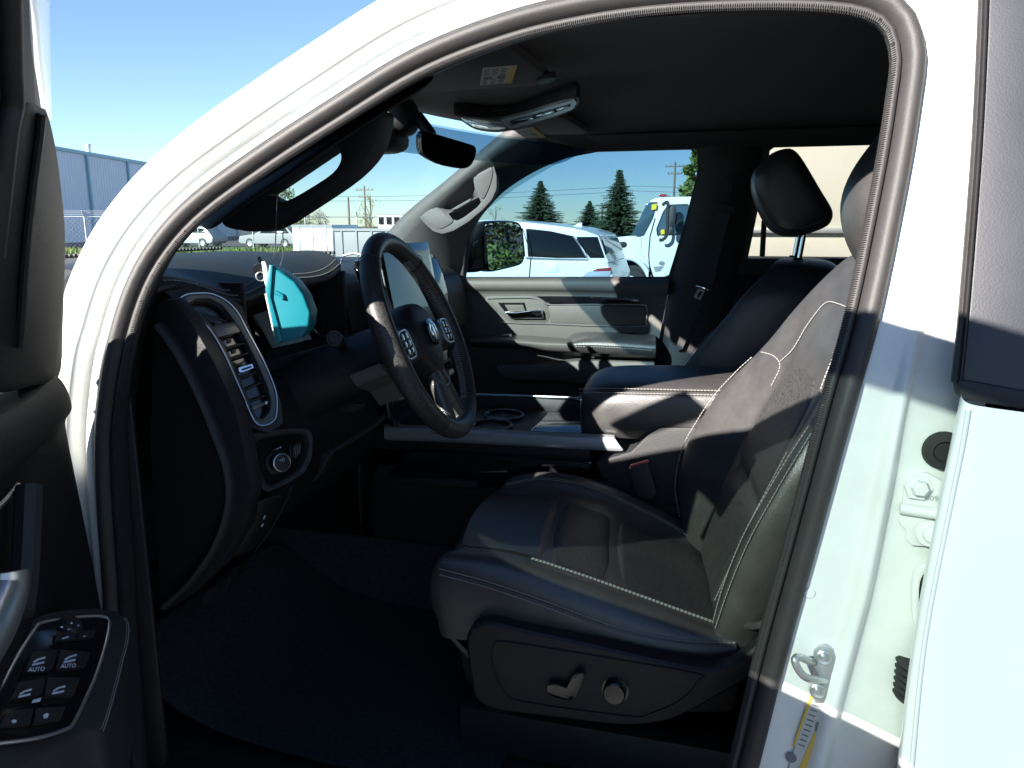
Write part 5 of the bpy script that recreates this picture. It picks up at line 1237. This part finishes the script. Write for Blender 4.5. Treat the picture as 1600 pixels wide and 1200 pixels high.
# ================================================================== hanging tag, key and wire
tc_ = at(441, 476, y=0.165)
tg = thing('key_tag', 'teal plastic key tag with white card hanging on a wire from the pillar grab handle', 'key tag', tuple(tc_ + V((0, 0, -0.065))))
ta = V((0.90, 0.30, 0.10)).normalized(); tb = V((0.16, 0.0, -1)); tb = (tb - ta * tb.dot(ta)).normalized(); tw = ta.cross(tb).normalized()
if tw.y < 0: tw = -tw
def T3(a, b, w=0.0): return tc_ + ta * a + tb * b + tw * w
px = 0.00103
def tpt(u, v, w=0.0): return atp(*zz([(u, v)], 230, 360, 3.75)[0], tc_ + tw * w, tw)
prof = [(712,206),(740,212),(862,300),(915,375),(955,480),(946,565),(905,628),(772,664),(760,600),(722,400)]
P0 = [tpt(u, v, -0.026) for u, v in prof]
bmt = prism(P0, tw * 0.052, 0.0035, 3)
obj('tag_body', bmt, M_teal, tg)
P1 = [tpt(u, v, -0.030) for u, v in [(690,345),(716,200),(735,206),(722,390),(790,640),(768,668),(752,655)]]
obj('tag_plate', prism(P1, tw * 0.062, 0.0015), M_teal, tg)
obj('tag_card', prism([tpt(u, v, -0.024) for u, v in [(688,372),(706,362),(752,610),(742,622)]], tw * 0.05), M_label, tg)
bm = tube([tpt(752, 362, -0.028), tpt(790, 380, -0.028), tpt(796, 400, -0.028)], 0.003, seg=10)
obj('tag_hinge', bm, M_teal, tg)
top1, top2 = at(434, 313, y=0.20), at(437, 317, y=0.235)
w1 = cr([tpt(715, 200, 0.0), tpt(742, 150), tpt(752, 60), top1 + V((-0.001, -0.004, -0.02)), top1 + V((0, 0.0, 0.006)), top2 + V((0, 0.002, 0.004)), top2 + V((0.002, 0.004, -0.02)), tpt(795, 30), tpt(797, 130), tpt(768, 246)], 8)
obj('wire_loop', tube(w1, 0.0008, seg=6), M_wire, tg)
key = thing('truck_key', 'black key with a grey ring clipped beside the teal tag', 'key', tuple(tpt(660, 260)))
obj('key_grip', prism(resample(cr([tpt(u, v, -0.02) for u, v in [(618,215),(625,200),(655,195),(672,215),(672,255),(645,265),(622,245)]], 3, True), 24, True), tw * 0.012, 0.003), M_gloss, key)
obj('key_strap', prism([tpt(u, v, -0.022) for u, v in [(668,182),(690,180),(700,210),(720,340),(700,352),(684,300)]], tw * 0.004, 0.001), M_lens, key)
obj('key_blade', prism([tpt(u, v, -0.015) for u, v in [(645,158),(660,152),(672,185),(655,195)]], tw * 0.004, 0.0008), M_plas2, key)
obj('key_ring', lathe([(0.006, 0), (0.0068, 0.0008), (0.006, 0.0016), (0.0052, 0.0008), (0.006, 0)], tpt(664, 270, -0.02), (0.6, -1, 0), 20), M_zinc, key)

# ================================================================== surroundings
M_asph = mat('asphalt', (0.055, 0.055, 0.056), 0.9, var=0.3, vscale=3, bump=('noise', 60, 0.6))
M_grass = mat('dry_grass', (0.10, 0.12, 0.035), 0.9, var=0.5, vscale=1.5)
M_bark = mat('bark', (0.10, 0.08, 0.06), 0.9, var=0.3, vscale=6)
M_siding = mat('pale_metal_siding', (0.66, 0.70, 0.76), 0.5, var=0.04, vscale=0.6)
M_roofb = mat('teal_roof_trim', (0.28, 0.48, 0.56), 0.5)
M_galv = mat('galvanised_steel', (0.45, 0.47, 0.48), 0.45, metal=0.6)
M_cwhite = mat('white_vehicle_paint', (0.74, 0.76, 0.75), 0.3, coat=0.6, var=0.01)
M_cream = mat('cream_box_panel', (0.66, 0.64, 0.57), 0.5, var=0.04, vscale=0.8)
M_tyre = mat('tyre_rubber', (0.03, 0.03, 0.03), 0.85)
M_dglass = mat('dark_vehicle_glass', (0.008, 0.010, 0.012), 0.05, spec=0.35)
M_bglass = mat('blue_vehicle_glass', (0.05, 0.09, 0.12), 0.05, coat=0.6)  # one even dark blue base colour
M_tail = mat('red_tail_lamp', (0.25, 0.03, 0.03), 0.15, coat=0.5)
M_lampc = mat('clear_lamp', (0.35, 0.42, 0.5), 0.12, coat=0.5)
M_black = mat('black_exterior_plastic', (0.02, 0.02, 0.02), 0.5)
M_post = mat('wood_pole', (0.16, 0.13, 0.10), 0.85, var=0.2, vscale=2)
M_sticker = mat('yellow_sticker', (0.75, 0.58, 0.02), 0.5)
M_brick = mat('pale_building_wall', (0.60, 0.58, 0.54), 0.7, var=0.08, vscale=0.5)
M_conc = mat('grey_container_panel', (0.20, 0.21, 0.22), 0.6, var=0.05, vscale=0.5)
def leafmat(name, c1, c2):
    m = bpy.data.materials.new(name); m.use_nodes = True; t = m.node_tree; b = t.nodes['Principled BSDF']
    g = t.nodes.new('ShaderNodeNewGeometry'); r = t.nodes.new('ShaderNodeValToRGB')
    r.color_ramp.elements[0].color = (*c1, 1); r.color_ramp.elements[1].color = (*c2, 1)
    t.links.new(g.outputs['Random Per Island'], r.inputs['Fac']); t.links.new(r.outputs['Color'], b.inputs['Base Color'])
    b.inputs['Roughness'].default_value = 0.6; b.inputs['Subsurface Weight'].default_value = 0.0
    return m
L_spruce = leafmat('spruce_needles', (0.022, 0.045, 0.024), (0.085, 0.125, 0.060))
L_green = leafmat('green_leaves', (0.05, 0.09, 0.02), (0.14, 0.20, 0.04))
L_autumn = leafmat('yellowing_leaves', (0.10, 0.11, 0.02), (0.26, 0.22, 0.04))
L_rust = leafmat('rusty_leaves', (0.16, 0.08, 0.03), (0.22, 0.15, 0.06))

def struct(o, label): o['kind'] = 'structure'; o['label'] = label; return o
bm = grid([[V((x, y, 0)) for x in (-900, -200, -60, -20, 0, 20, 60, 200, 900)] for y in (-900, -200, -60, -20, 0, 20, 60, 200, 900)])
struct(obj('ground', bm, M_asph), 'grey asphalt parking lot around the vehicles')

def mesh_of(name, vs, fs):
    me = bpy.data.meshes.new(name); me.from_pydata([tuple(v) for v in vs], [], fs); me.update(); return me
def leaves(pts, size, rnd, squash=1.0):
    vs = []; fs = []
    for p in pts:
        a = V((rnd.gauss(0, 1), rnd.gauss(0, 1), rnd.gauss(0, 0.6))).normalized(); b = a.cross(V((rnd.gauss(0, 1), rnd.gauss(0, 1), rnd.gauss(0, 1)))).normalized()
        s = size * rnd.uniform(0.6, 1.3); k = len(vs)
        vs += [p - a * s, p + b * s * 0.45, p + a * s, p - b * s * 0.45]; fs.append((k, k + 1, k + 2, k + 3))
    return vs, fs
def spruce(base, h, r, seed, label, lean=0.0):
    rnd = random.Random(seed); base = V(base)
    t = thing('spruce_tree', label, 'spruce tree', base, 'spruces beyond the parked vehicles')
    obj('trunk', tube([base, base + V((0, 0, h * 0.5)), base + V((lean * h, 0, h))], [h * 0.018, h * 0.012, h * 0.002], seg=8), M_bark, t)
    vs = []; fs = []
    lv = 52
    for i in range(lv):
        f = i / (lv - 1); z = h * (0.08 + 0.92 * f ** 0.92)
        rad = r * (1 - f) ** 0.85 * rnd.uniform(0.66, 1.12) + 0.012 * h * (1 - f)
        nb = int(7 + 15 * (1 - f))
        a0 = rnd.uniform(0, 6.28)
        for k in range(nb):
            a = a0 + 2 * math.pi * k / nb + rnd.uniform(-0.2, 0.2); L = rad * rnd.uniform(0.45, 1.15)
            d = V((math.cos(a), math.sin(a), 0))
            c0 = base + V((lean * z, 0, z))
            m = max(3, int(L / (h * 0.02)))
            for q in range(m):
                g = (q + 0.5) / m
                p = c0 + d * L * g + V((0, 0, -L * (0.30 * g) + 0.18 * L * g * g))
                w = h * 0.040 * (1 - 0.55 * g) * rnd.uniform(0.7, 1.3)
                sd = V((-d.y, d.x, 0))
                for s in (-1, 1):
                    kx = len(vs)
                    tip = p + sd * s * w * 1.2 + d * w * 0.9 + V((0, 0, -w * rnd.uniform(0.2, 0.9)))
                    vs += [p + V((0, 0, w * 0.15)), p + d * w * 0.9, tip]; fs.append((kx, kx + 1, kx + 2))
                kx = len(vs)
                vs += [p - sd * w * 0.3, p + sd * w * 0.3, p + d * w * 0.5 + V((0, 0, -w * rnd.uniform(0.6, 1.3)))]; fs.append((kx, kx + 1, kx + 2))
    obj('crown', mesh_of('crown', vs, fs), L_spruce, t)
    return t
def leafy(base, h, rx, rz, m, seed, label, name='deciduous_tree', n=2600, leaf=0.0, group=None, bare=0.35, clumps=16):
    rnd = random.Random(seed); base = V(base)
    t = thing(name, label, 'tree', base, group)
    bm = tube([base, base + V((0, 0, h * 0.4)), base + V((0, 0, h * 0.92))], [h * 0.022, h * 0.015, h * 0.004], seg=8)
    cl = []
    for k in range(clumps):
        a = rnd.uniform(0, 6.28); f = rnd.uniform(bare, 1.0); prof = math.sin(math.pi * min(1, (f - bare) / (1.02 - bare) * 0.86 + 0.14)) ** 0.7
        c = base + V((math.cos(a) * rx * prof * rnd.uniform(0.3, 0.9), math.sin(a) * rx * prof * rnd.uniform(0.3, 0.9), h * f - 0.06 * h))
        cl.append((c, rx * rnd.uniform(0.22, 0.45)))
        tube([base + V((0, 0, max(h * bare * 0.7, (c - base).z * 0.6))), c.lerp(base + V((0, 0, (c - base).z)), 0.4), c], [h * 0.008, h * 0.005, h * 0.002], seg=5, bm=bm)
    obj('trunk', bm, M_bark, t)
    pts = []
    for k in range(n):
        c, s = cl[rnd.randrange(clumps)]
        d = V((rnd.gauss(0, 1), rnd.gauss(0, 1), rnd.gauss(0, 0.8))).normalized() * s * rnd.random() ** 0.4
        pts.append(c + d)
    vs, fs = leaves(pts, leaf or h * 0.022, rnd)
    obj('crown', mesh_of('crown', vs, fs), m, t)
    return t
def ground_at(u, Y): p = at(u, 500, y=Y); return V((p.x, Y, 0))
def z_at(u, v, Y): return at(u, v, y=Y).z
# spruces
for (u, v, Y, r, s, lab) in ((843, 283, 75, 3.9, 1, 'broad dark spruce standing above the roof of the white station wagon'),
                             (962, 266, 75, 3.5, 2, 'tallest spruce, standing left of the white work truck'),
                             (918, 314, 82, 3.2, 3, 'small spruce close to the left of the tallest one')):
    b = ground_at(u, Y); spruce(b, z_at(u, v, Y), r, s, lab)
leafy(ground_at(775, 80), z_at(775, 318, 80), 1.2, 3, L_autumn, 5, 'thin pale tree showing right of the passenger grab handle', n=260, clumps=10)
leafy(ground_at(1083, 30), z_at(1083, 215, 30), 0.9, 3, L_green, 6, 'leafy tree rising behind the work truck cab', n=1500, leaf=0.16)
# hedge of tall trees behind the truck, seen in the side mirror
for k, (x, y, h) in enumerate(((15, 0.6, 6.5), (17, 2.6, 8), (15.5, 4.4, 7), (18, 6.4, 8), (16, 8.4, 7), (19, 10.5, 8))):
    leafy((x, y, 0), h, 1.9, 3, L_autumn if k % 2 else L_green, 20 + k, ('bushy green', 'tall yellowing', 'short green', 'full yellowing', 'wide green', 'last yellowing')[k] + ' tree of the row reflected in the passenger side mirror', n=9000, leaf=0.09, group='trees reflected in the side mirror', bare=0.02, clumps=40)
# trees beyond the windshield
leafy(ground_at(452, 62), z_at(452, 293, 62), 2.6, 3, L_green, 31, 'yellow green tree behind the pillar grab handle', n=2200, group='trees beyond the fence')
leafy(ground_at(478, 66), z_at(478, 320, 66), 1.6, 3, L_autumn, 32, 'low rounded tree just right of the yellow green one', n=1500, group='trees beyond the fence')
leafy(ground_at(508, 70), z_at(508, 328, 70), 1.4, 3, L_rust, 33, 'rusty brown tree behind the white container', n=1200, group='trees beyond the fence')
leafy(ground_at(585, 70), z_at(585, 300, 70), 1.5, 3, L_autumn, 34, 'nearly bare tree beside the utility pole', n=110, group='trees beyond the fence', clumps=14)
leafy(ground_at(578, 64), z_at(578, 336, 64), 1.2, 3, L_autumn, 35, 'small yellow bush in front of the white building', n=900, group='trees beyond the fence', bare=0.1)
# utility poles
for u, v, Y, lab in ((552, 308, 75, 'plain wooden pole left of the taller pole beyond the windshield'), (577, 290, 85, 'tall utility pole with cross arm beyond the windshield'), (1045, 253, 90, 'utility pole above the hood of the work truck'), (937, 322, 85, 'thin pole between the two right spruces')):
    b = ground_at(u, Y); h = z_at(u, v, Y)
    t = thing('utility_pole', lab, 'pole', b)
    obj('pole', tube([b, b + V((0, 0, h))], [0.16, 0.10], seg=8), M_post, t)
    if u not in (552, 937):
        for dz, w in ((0.5, 1.1), (1.3, 0.8)):
            obj('cross_arm', box(b + V((0, 0, h - dz)), (w * 2, 0.12, 0.12)), M_post, t)
            for x in (-0.9, -0.45, 0.45, 0.9): obj('insulator', lathe([(0.0, 0.18), (0.05, 0.15), (0.06, 0.05), (0.03, 0.0)], b + V((x * w, 0, h - dz + 0.06)), (0, 0, 1), 8), M_conc, t)
for k, (z0, Y) in enumerate(((z_at(577, 296, 85), 85), (z_at(577, 303, 85), 85))):
    pts = [V((-130 + j * 4.0, Y + 0.4, z0 - 0.8 * math.sin(math.pi * ((j * 4.0) % 60) / 60))) for j in range(46)]
    tag(obj('power_line', tube(pts, 0.016, seg=4), M_black), 'upper black power line strung across the sky' if k == 0 else 'lower black power line strung across the sky', 'power line')

# fence with a rail and barbed arms, beyond the windshield and left of the pillar
fA, fB = ground_at(60, 34), ground_at(690, 44)
fd = (fB - fA); fl_ = fd.length; fd.normalize(); fn = V((-fd.y, fd.x, 0))
FH = 2.0
fence = thing('chain_link_fence', 'tall chain link fence along the far edge of the lot', 'fence', fA)
npost = int(fl_ / 3.0)
for k in range(npost + 1):
    p = fA + fd * (k * 3.0)
    obj('fence_post', tube([p, p + V((0, 0, FH)), p + V((0, 0, FH)) - fn * 0.3 + V((0, 0, 0.32))], 0.035, seg=6), M_galv, fence)
obj('top_rail', tube([fA + V((0, 0, FH)), fA + fd * fl_ + V((0, 0, FH))], 0.025, seg=6), M_galv, fence)
bm = bmesh.new()
for q in range(3): tube([fA + V((0, 0, FH + 0.1 * (q + 1))) - fn * 0.09 * (q + 1), fA + fd * fl_ + V((0, 0, FH + 0.1 * (q + 1))) - fn * 0.09 * (q + 1)], 0.006, seg=3, bm=bm)
obj('barbed_wire', bm, M_galv, fence)
vs = []; fs = []
nn = int(fl_ / 0.25)
for k in range(nn):
    for sgn in (1, -1):
        a = fA + fd * (k * 0.25) + V((0, 0, 0.05 if sgn > 0 else FH)); b = fA + fd * min(fl_, k * 0.25 + FH) + V((0, 0, FH if sgn > 0 else 0.05))
        i = len(vs); w = fd * 0.006
        vs += [a, a + w, b + w, b]; fs.append((i, i + 1, i + 2, i + 3))
obj('wire_mesh', mesh_of('wire_mesh', vs, fs), M_galv, fence, kind='stuff')
# grass strip in front of the fence
vs = []; fs = []; rg = random.Random(3)
for k in range(9000):
    p = fA + fd * rg.uniform(-3, 30) - fn * rg.uniform(-1.0, 5.0); h = rg.uniform(0.12, 0.42); a = rg.uniform(0, 3.14); w = V((math.cos(a), math.sin(a), 0)) * 0.03
    i = len(vs); vs += [p - w, p + w, p + V((rg.uniform(-0.1, 0.1), 0, h))]; fs.append((i, i + 1, i + 2))
tag(obj('grass', mesh_of('grass', vs, fs), L_green), 'strip of tall yellow green grass along the fence', kind='stuff')
# metal clad warehouse on the left
wA, wB = at(93, 230, z=8.2), at(208, 250, z=8.2); wd = V((wB.x - wA.x, wB.y - wA.y, 0)).normalized(); wn = V((wd.y, -wd.x, 0))
if wn.dot(CAM - wA) < 0: wn = -wn
w0 = V((wA.x, wA.y, 0)) - wd * 30; WL = 75.0
wh = thing('warehouse', 'long metal clad warehouse with a teal roof edge', 'warehouse', w0)
vs = []; fs = []
n = 300
for k in range(n + 1):
    p = w0 + wd * (WL * k / n) - wn * (0.0 if k % 2 else 0.05)
    vs += [p, p + V((0, 0, 8.0))]
    if k: i = 2 * k - 2; fs.append((i, i + 2, i + 3, i + 1))
obj('wall', mesh_of('wall', vs, fs), M_siding, wh)
obj('side_wall', prism([w0 - wn * 0.1, w0 + wd * WL - wn * 0.1, w0 + wd * WL - wn * 30, w0 - wn * 30], (0, 0, 8.0)), M_siding, wh)
obj('roof_trim', prism([w0 + wn * 0.12 + V((0, 0, 7.9)), w0 + wd * WL + wn * 0.12 + V((0, 0, 7.9)), w0 + wd * WL - wn * 0.3 + V((0, 0, 7.9)), w0 - wn * 0.3 + V((0, 0, 7.9))], (0, 0, 0.32), 0.03), M_roofb, wh)
for k in range(10):
    p = w0 + wd * (3 + k * 7.8)
    obj('downpipe', box(p + wn * 0.1 + V((0, 0, 3.95)), (0.25, 0.18, 7.9), Matrix.Rotation(math.atan2(wd.y, wd.x), 3, 'Z')), M_roofb, wh)
vb = at(155, 243, z=8.2); vb = V((vb.x, vb.y, 8.15)) - wn * 1.0
obj('roof_vent', lathe([(0.22, 0.0), (0.22, 0.9), (0.32, 0.92), (0.30, 1.1), (0.0, 1.15)], vb, (0, 0, 1), 14), M_galv, wh)

# low white and grey containers beyond the windshield
def block(name, u0, u1, vt, Y, dep, m, label, cat, rib=0.0):
    p, q = at(u0, vt, y=Y), at(u1, vt, y=Y); h = p.z
    t = thing(name, label, cat, V(((p.x + q.x) / 2, Y + dep / 2, 0)))
    obj('shell', prism([V((p.x, Y, 0.25)), V((q.x, Y, 0.25)), V((q.x, Y, h)), V((p.x, Y, h))], (0, dep, 0), 0.03), m, t)
    n = max(3, int((q.x - p.x) / 0.6))
    for k in range(n): obj('rib', box(V((p.x + (q.x - p.x) * (k + 0.5) / n, Y - 0.02, h / 2 + 0.1)), (0.08, 0.05, h - 0.4)), m, t)
    obj('top_edge', box(V(((p.x + q.x) / 2, Y - 0.03, h - 0.05)), (q.x - p.x + 0.02, 0.06, 0.10)), M_conc, t)
    return t
block('container', 456, 519, 351, 30, 2.4, M_cwhite, 'low white container beyond the dashboard', 'container')
block('container', 522, 616, 357, 28, 2.4, M_conc, 'low grey container next to the white one', 'container')
wb = block('building', 590, 645, 335, 95, 12, M_brick, 'small white building on the horizon left of the passenger pillar', 'building')
for k in range(4):
    p = at(596 + k * 12, 345, y=95); obj('window', box(V((p.x, 94.93, p.z)), (0.7, 0.1, 0.9)), M_dglass, wb)

# parked vehicles
def wheel(parent, x, y, r, w=0.24, rimc=None, name='wheel'):
    wv = obj(name, lathe([(0.0, 0.02), (r * 0.6, 0.02), (r * 0.62, 0.0), (r * 0.96, 0.005), (r, 0.03), (r, w - 0.03), (r * 0.95, w), (0, w)], V((x, y, r)), (0, 1, 0), 32), M_tyre, parent)
    obj('rim', lathe([(0.0, 0.0), (r * 0.15, -0.01), (r * 0.2, 0.02), (r * 0.5, 0.015), (r * 0.58, -0.005), (r * 0.62, 0.01)], V((x, y - 0.006, r)), (0, 1, 0), 24), rimc or M_galv, wv)
def side_car(name, label, cat, X, Y, paint, prof_low, prof_top, wins, wheels, wid=1.85, extra=None, group=None, inset=0.16):
    """prof_*: (x,z) outlines from the tail; the vehicle points to -x"""
    t = thing(name, label, cat, V((X - 2.3, Y + wid / 2, 0)), group)
    lo = prism([V((X + x, Y, z)) for x, z in prof_low], (0, wid, 0), 0.05, 3)
    obj('body', lo, paint, t, sharp=30)
    bm = bmesh.new(); zb = min(z for x, z in prof_top); zt_ = max(z for x, z in prof_top)
    def ins(z): return 0.03 + inset * (z - zb) / (zt_ - zb)
    a = [bm.verts.new(V((X + x, Y + ins(z), z))) for x, z in prof_top]; b = [bm.verts.new(V((X + x, Y + wid - ins(z), z))) for x, z in prof_top]
    bm.faces.new(a); bm.faces.new(b[::-1]); n = len(a)
    for i in range(n): bm.faces.new((a[i], b[i], b[(i + 1) % n], a[(i + 1) % n]))
    bmesh.ops.recalc_face_normals(bm, faces=bm.faces[:]); bevel(bm, 0.03, 2, 25)
    obj('cabin', bm, paint, t, sharp=30)
    for w in wins:
        obj('window', prism([V((X + x, Y + ins(z) - 0.004, z)) for x, z in w], (0, 0.012, 0), 0.002), M_dglass, t)
        obj('window', prism([V((X + x, Y + wid - ins(z) + 0.004, z)) for x, z in w], (0, -0.012, 0), 0.002), M_dglass, t)
    for x, r in wheels:
        wheel(t, X + x, Y - 0.01, r); wheel(t, X + x, Y + wid - 0.23, r)
    return t
# white wagon seen through the passenger window
SY = 10.2
def S(L): return [(p.x, p.z) for p in [at(u, v, y=SY) for u, v in zz(L, 700, 200, 3.55)]]
XR = S([(912, 830)])[0][0]
top = [(x - XR, z) for x, z in S([(895,745),(870,700),(838,612),(832,596),(760,570),(690,553),(600,541),(480,527),(330,512),(200,508),(60,520)])]
top = top + [(-3.15, top[-1][1] - 0.12), (-3.75, 0.98)]
top[0] = (top[0][0], 1.0)
low = [(0.0, 0.42), (0.03, 0.60), (0.02, 0.80), (-0.06, 1.00), (-0.30, 1.06), (-3.70, 1.02), (-4.45, 0.90), (-4.68, 0.74), (-4.72, 0.45), (-4.5, 0.30), (-0.2, 0.28)]
w1_ = [(x - XR, z) for x, z in S([(424,557),(560,572),(690,600),(735,660),(772,722),(600,722),(440,714)])]
w2_ = [(x - XR, z) for x, z in S([(705,604),(825,604),(868,722),(785,722),(740,660)])]
w0_ = [(x - XR, z) for x, z in S([(405,556),(200,548),(60,560),(-60,640),(0,700),(425,712)])]
wag = side_car('station_wagon', 'white sport utility wagon with dark side glass, seen through the passenger window', 'car', XR, SY, M_cwhite, low, top, (w1_, w2_, w0_), ((-0.85, 0.37), (-3.75, 0.37)), 1.9, inset=0.07)
def onS(L, off=0.0): return [at(u, v, y=SY - off) for u, v in zz(L, 700, 200, 3.55)]
obj('tail_lamp', prism(onS([(735,832),(770,800),(830,780),(905,775),(905,800),(890,832)], 0.012), (0, 0.3, 0), 0.01), M_lampc, wag)
obj('tail_lamp_band', prism(onS([(830,780),(905,774),(905,792),(800,795)], 0.018), (0, 0.02, 0), 0.003), M_tail, wag)
obj('rear_window', prism([V((XR + x + 0.012, SY + yy, z)) for x, z, yy in ((top[1][0], top[1][1], 0.10), (top[2][0], top[2][1] - 0.02, 0.16), (top[2][0], top[2][1] - 0.02, 1.74), (top[1][0], top[1][1], 1.80))], (0.012, 0, 0.004)), M_dglass, wag)
obj('fuel_door', prism(onS([(545,752),(605,748),(612,760),(610,795),(600,803),(548,800),(540,790)], 0.006), (0, 0.01, 0), 0.003), M_cwhite, wag)
obj('roof_fin', prism([p + V((0, 0.9, 0)) for p in onS([(625,545),(660,525),(678,522),(680,552)])], (0, 0.06, 0), 0.01), M_cwhite, wag)
obj('spoiler', prism([p + V((0, 0.25, 0)) for p in onS([(700,560),(838,596),(835,606),(750,600),(700,585)])], (0, 1.4, 0), 0.01), M_cwhite, wag)
obj('door_seam', tube(onS([(415,560),(440,640),(458,730),(450,832)], 0.008), 0.006, seg=4), M_black, wag)
obj('window_trim', tube(onS([(430,720),(600,728),(775,730),(735,655),(692,598)], 0.01), 0.010, seg=4), M_galv, wag)
obj('door_handle', box(V((XR - 1.95, SY - 0.02, 0.93)), (0.22, 0.03, 0.035), bev=0.008), M_cwhite, wag)
# white work truck with a tall box behind it
TY = 14.0
def onT(L, off=0.0, k=None): return [at(u, v, y=TY - off) for u, v in zz(L, 700, 200, 3.55)]
wt = thing('work_truck', 'white work truck with black mirrors and a tall cream cargo box', 'truck', V((onT([(1100, 830)])[0].x, TY + 0.9, 0)))
cab = resample(cr(onT([(1035,602),(1070,520),(1108,425),(1135,395),(1175,384),(1300,380),(1500,380)]), 3), 20)
cab = cab + onT([(1500,860),(1180,860),(1150,860),(1118,760),(1075,700),(1070,605)])
obj('cab', prism(cab, (0, 1.8, 0), 0.03), M_cwhite, wt, sharp=30)
hood = cr(onT([(1070,604),(1000,600),(930,607),(870,620),(835,640),(822,690),(825,740)]), 3) + onT([(905,745),(930,728),(980,722),(1040,735),(1085,775),(1110,830),(1115,860),(1120,860),(1118,760),(1076,700)])
obj('hood', prism(hood, (0, 1.8, 0), 0.03), M_cwhite, wt, sharp=30)
obj('fender_flare', tube(cr(onT([(905,768),(925,738),(970,724),(1020,724),(1065,748),(1100,790),(1125,850)], 0.06), 4), 0.05, seg=8), M_cwhite, wt)
obj('wheel_arch', prism(onT([(905,860),(910,770),(930,735),(980,722),(1040,735),(1085,775),(1110,860)], -0.08), (0, 0.4, 0)), M_black, wt)
wcx = onT([(1008, 850)])[0]
wheel(wt, wcx.x, TY - 0.02, 0.36, 0.22, M_cwhite); wheel(wt, wcx.x, TY + 1.55, 0.36, 0.22, M_cwhite)
obj('hood_vent', prism(resample(cr(onT([(875,660),(895,640),(960,630),(988,634),(990,650),(975,662),(900,668)], 0.02), 3, True), 24, True), (0, 0.05, 0), 0.01), M_black, wt)
obj('windshield_side', prism(onT([(1020,588),(1068,490),(1100,425),(1122,410),(1162,410),(1135,500),(1085,595),(1050,602)], 0.02), (0, 1.75, 0), 0.01), M_bglass, wt)
obj('door_window', prism(onT([(1162,592),(1160,560),(1195,470),(1222,430),(1330,426),(1330,592)], 0.03), (0, 0.03, 0), 0.008), M_bglass, wt)
obj('window_frame', tube(onT([(1162,595),(1158,560),(1193,468),(1220,427),(1330,423)], 0.03), 0.013, seg=5), M_black, wt)
obj('door_seam', tube(onT([(1148,500),(1120,600),(1112,700),(1118,790)], 0.012), 0.007, seg=4), M_black, wt)
m_ = obj('truck_mirror', prism(resample(cr(onT([(1232,440),(1255,432),(1264,450),(1258,530),(1245,550),(1228,540),(1226,480)], 0.27), 3, True), 24, True), (0, 0.08, 0), 0.012), M_black, wt)
obj('lower_mirror', prism(resample(cr(onT([(1226,555),(1250,550),(1252,585),(1240,596),(1224,590)], 0.27), 3, True), 20, True), (0, 0.07, 0), 0.012), M_black, wt)
obj('mirror_bracket', tube(cr(onT([(1190,430),(1205,415),(1220,420),(1218,500),(1214,590),(1190,620),(1172,620)], 0.18), 4), 0.03, seg=6), M_black, wt)
for L in ([(1130,425),(1158,420),(1155,450),(1128,455)], [(1180,565),(1200,562),(1202,588),(1180,590)]):
    obj('yellow_sticker', prism(onT(L, 0.05), (0, 0.004, 0)), M_sticker, wt)
obj('door_badge', prism([at(u, v, y=TY - 0.012) for u, v in oval(zz([(1185, 750)], 700, 200, 3.55)[0], 4.5, 3.2, 20)], (0, 0.01, 0)), M_conc, wt)
for k in range(3): obj('door_lettering', prism(onT([(1140 + 4 * k, 770 + 10 * k), (1195 - 8 * k, 766 + 10 * k), (1195 - 8 * k, 772 + 10 * k), (1140 + 4 * k, 776 + 10 * k)], 0.012), (0, 0.005, 0)), M_conc, wt)
obj('step_lamp', prism(onT([(1175,805),(1220,805),(1220,832),(1175,832)], 0.01), (0, 0.1, 0), 0.01), M_brick, wt)
obj('roof_lamps', box(onT([(1180, 379)])[0] + V((0, 0.9, 0.03)), (0.14, 1.0, 0.05), bev=0.015), M_tail, wt)
bx0 = at(1128, 300, y=TY).x; bx1 = bx0 + 5.0; bzt = at(1250, 219, y=TY).z; bzb = at(1250, 360, y=TY).z
obj('cargo_box', prism([V((bx0, TY - 0.12, bzb)), V((bx1, TY - 0.12, bzb)), V((bx1, TY - 0.12, bzt)), V((bx0, TY - 0.12, bzt))], (0, 1.95, 0), 0.02), M_cream, wt)
obj('box_rail', box(V(((bx0 + bx1) / 2, TY - 0.14, bzb)), (5.0, 0.08, 0.09), bev=0.02), M_galv, wt)
obj('box_rail', box(V(((bx0 + bx1) / 2, TY - 0.14, bzt - 0.04)), (5.0, 0.08, 0.10), bev=0.02), M_galv, wt)
for k in range(7): obj('marker_rivet', lathe([(0.0, 0.02), (0.02, 0.012), (0.022, 0.0)], V((bx0 + 0.3 + k * 0.65, TY - 0.19, bzt - 0.05)), (0, -1, 0), 10), M_cwhite, wt)
obj('side_skirt', box(V(((bx0 + bx1) / 2, TY + 0.02, bzb - 0.26)), (5.0, 0.12, 0.40), bev=0.02), M_cream, wt)
for x in (bx0 + 3.4,): wheel(wt, x, TY + 0.0, 0.36, 0.4, M_cwhite)
# row of cars behind the fence on the left
for k, (u, Y, paint, lab) in enumerate(((300, 46, M_galv, 'silver parked car low behind the left windshield corner'), (424, 46, M_conc, 'grey parked car just left of the white container'))):
    g = ground_at(u, Y)
    side_car('parked_car', lab, 'car', g.x + 2.2, Y, paint, [(0, 0.4), (0.05, 0.7), (-0.1, 0.9), (-3.3, 0.92), (-4.3, 0.8), (-4.4, 0.4), (-4.2, 0.28), (-0.2, 0.28)], [(-0.15, 0.88), (-0.7, 1.4), (-2.2, 1.45), (-3.2, 0.9)], ([(-0.75, 1.32), (-2.1, 1.36), (-2.8, 0.98), (-0.45, 0.98)],), ((-0.8, 0.33), (-3.5, 0.33)), 1.75, group='cars parked behind the fence')
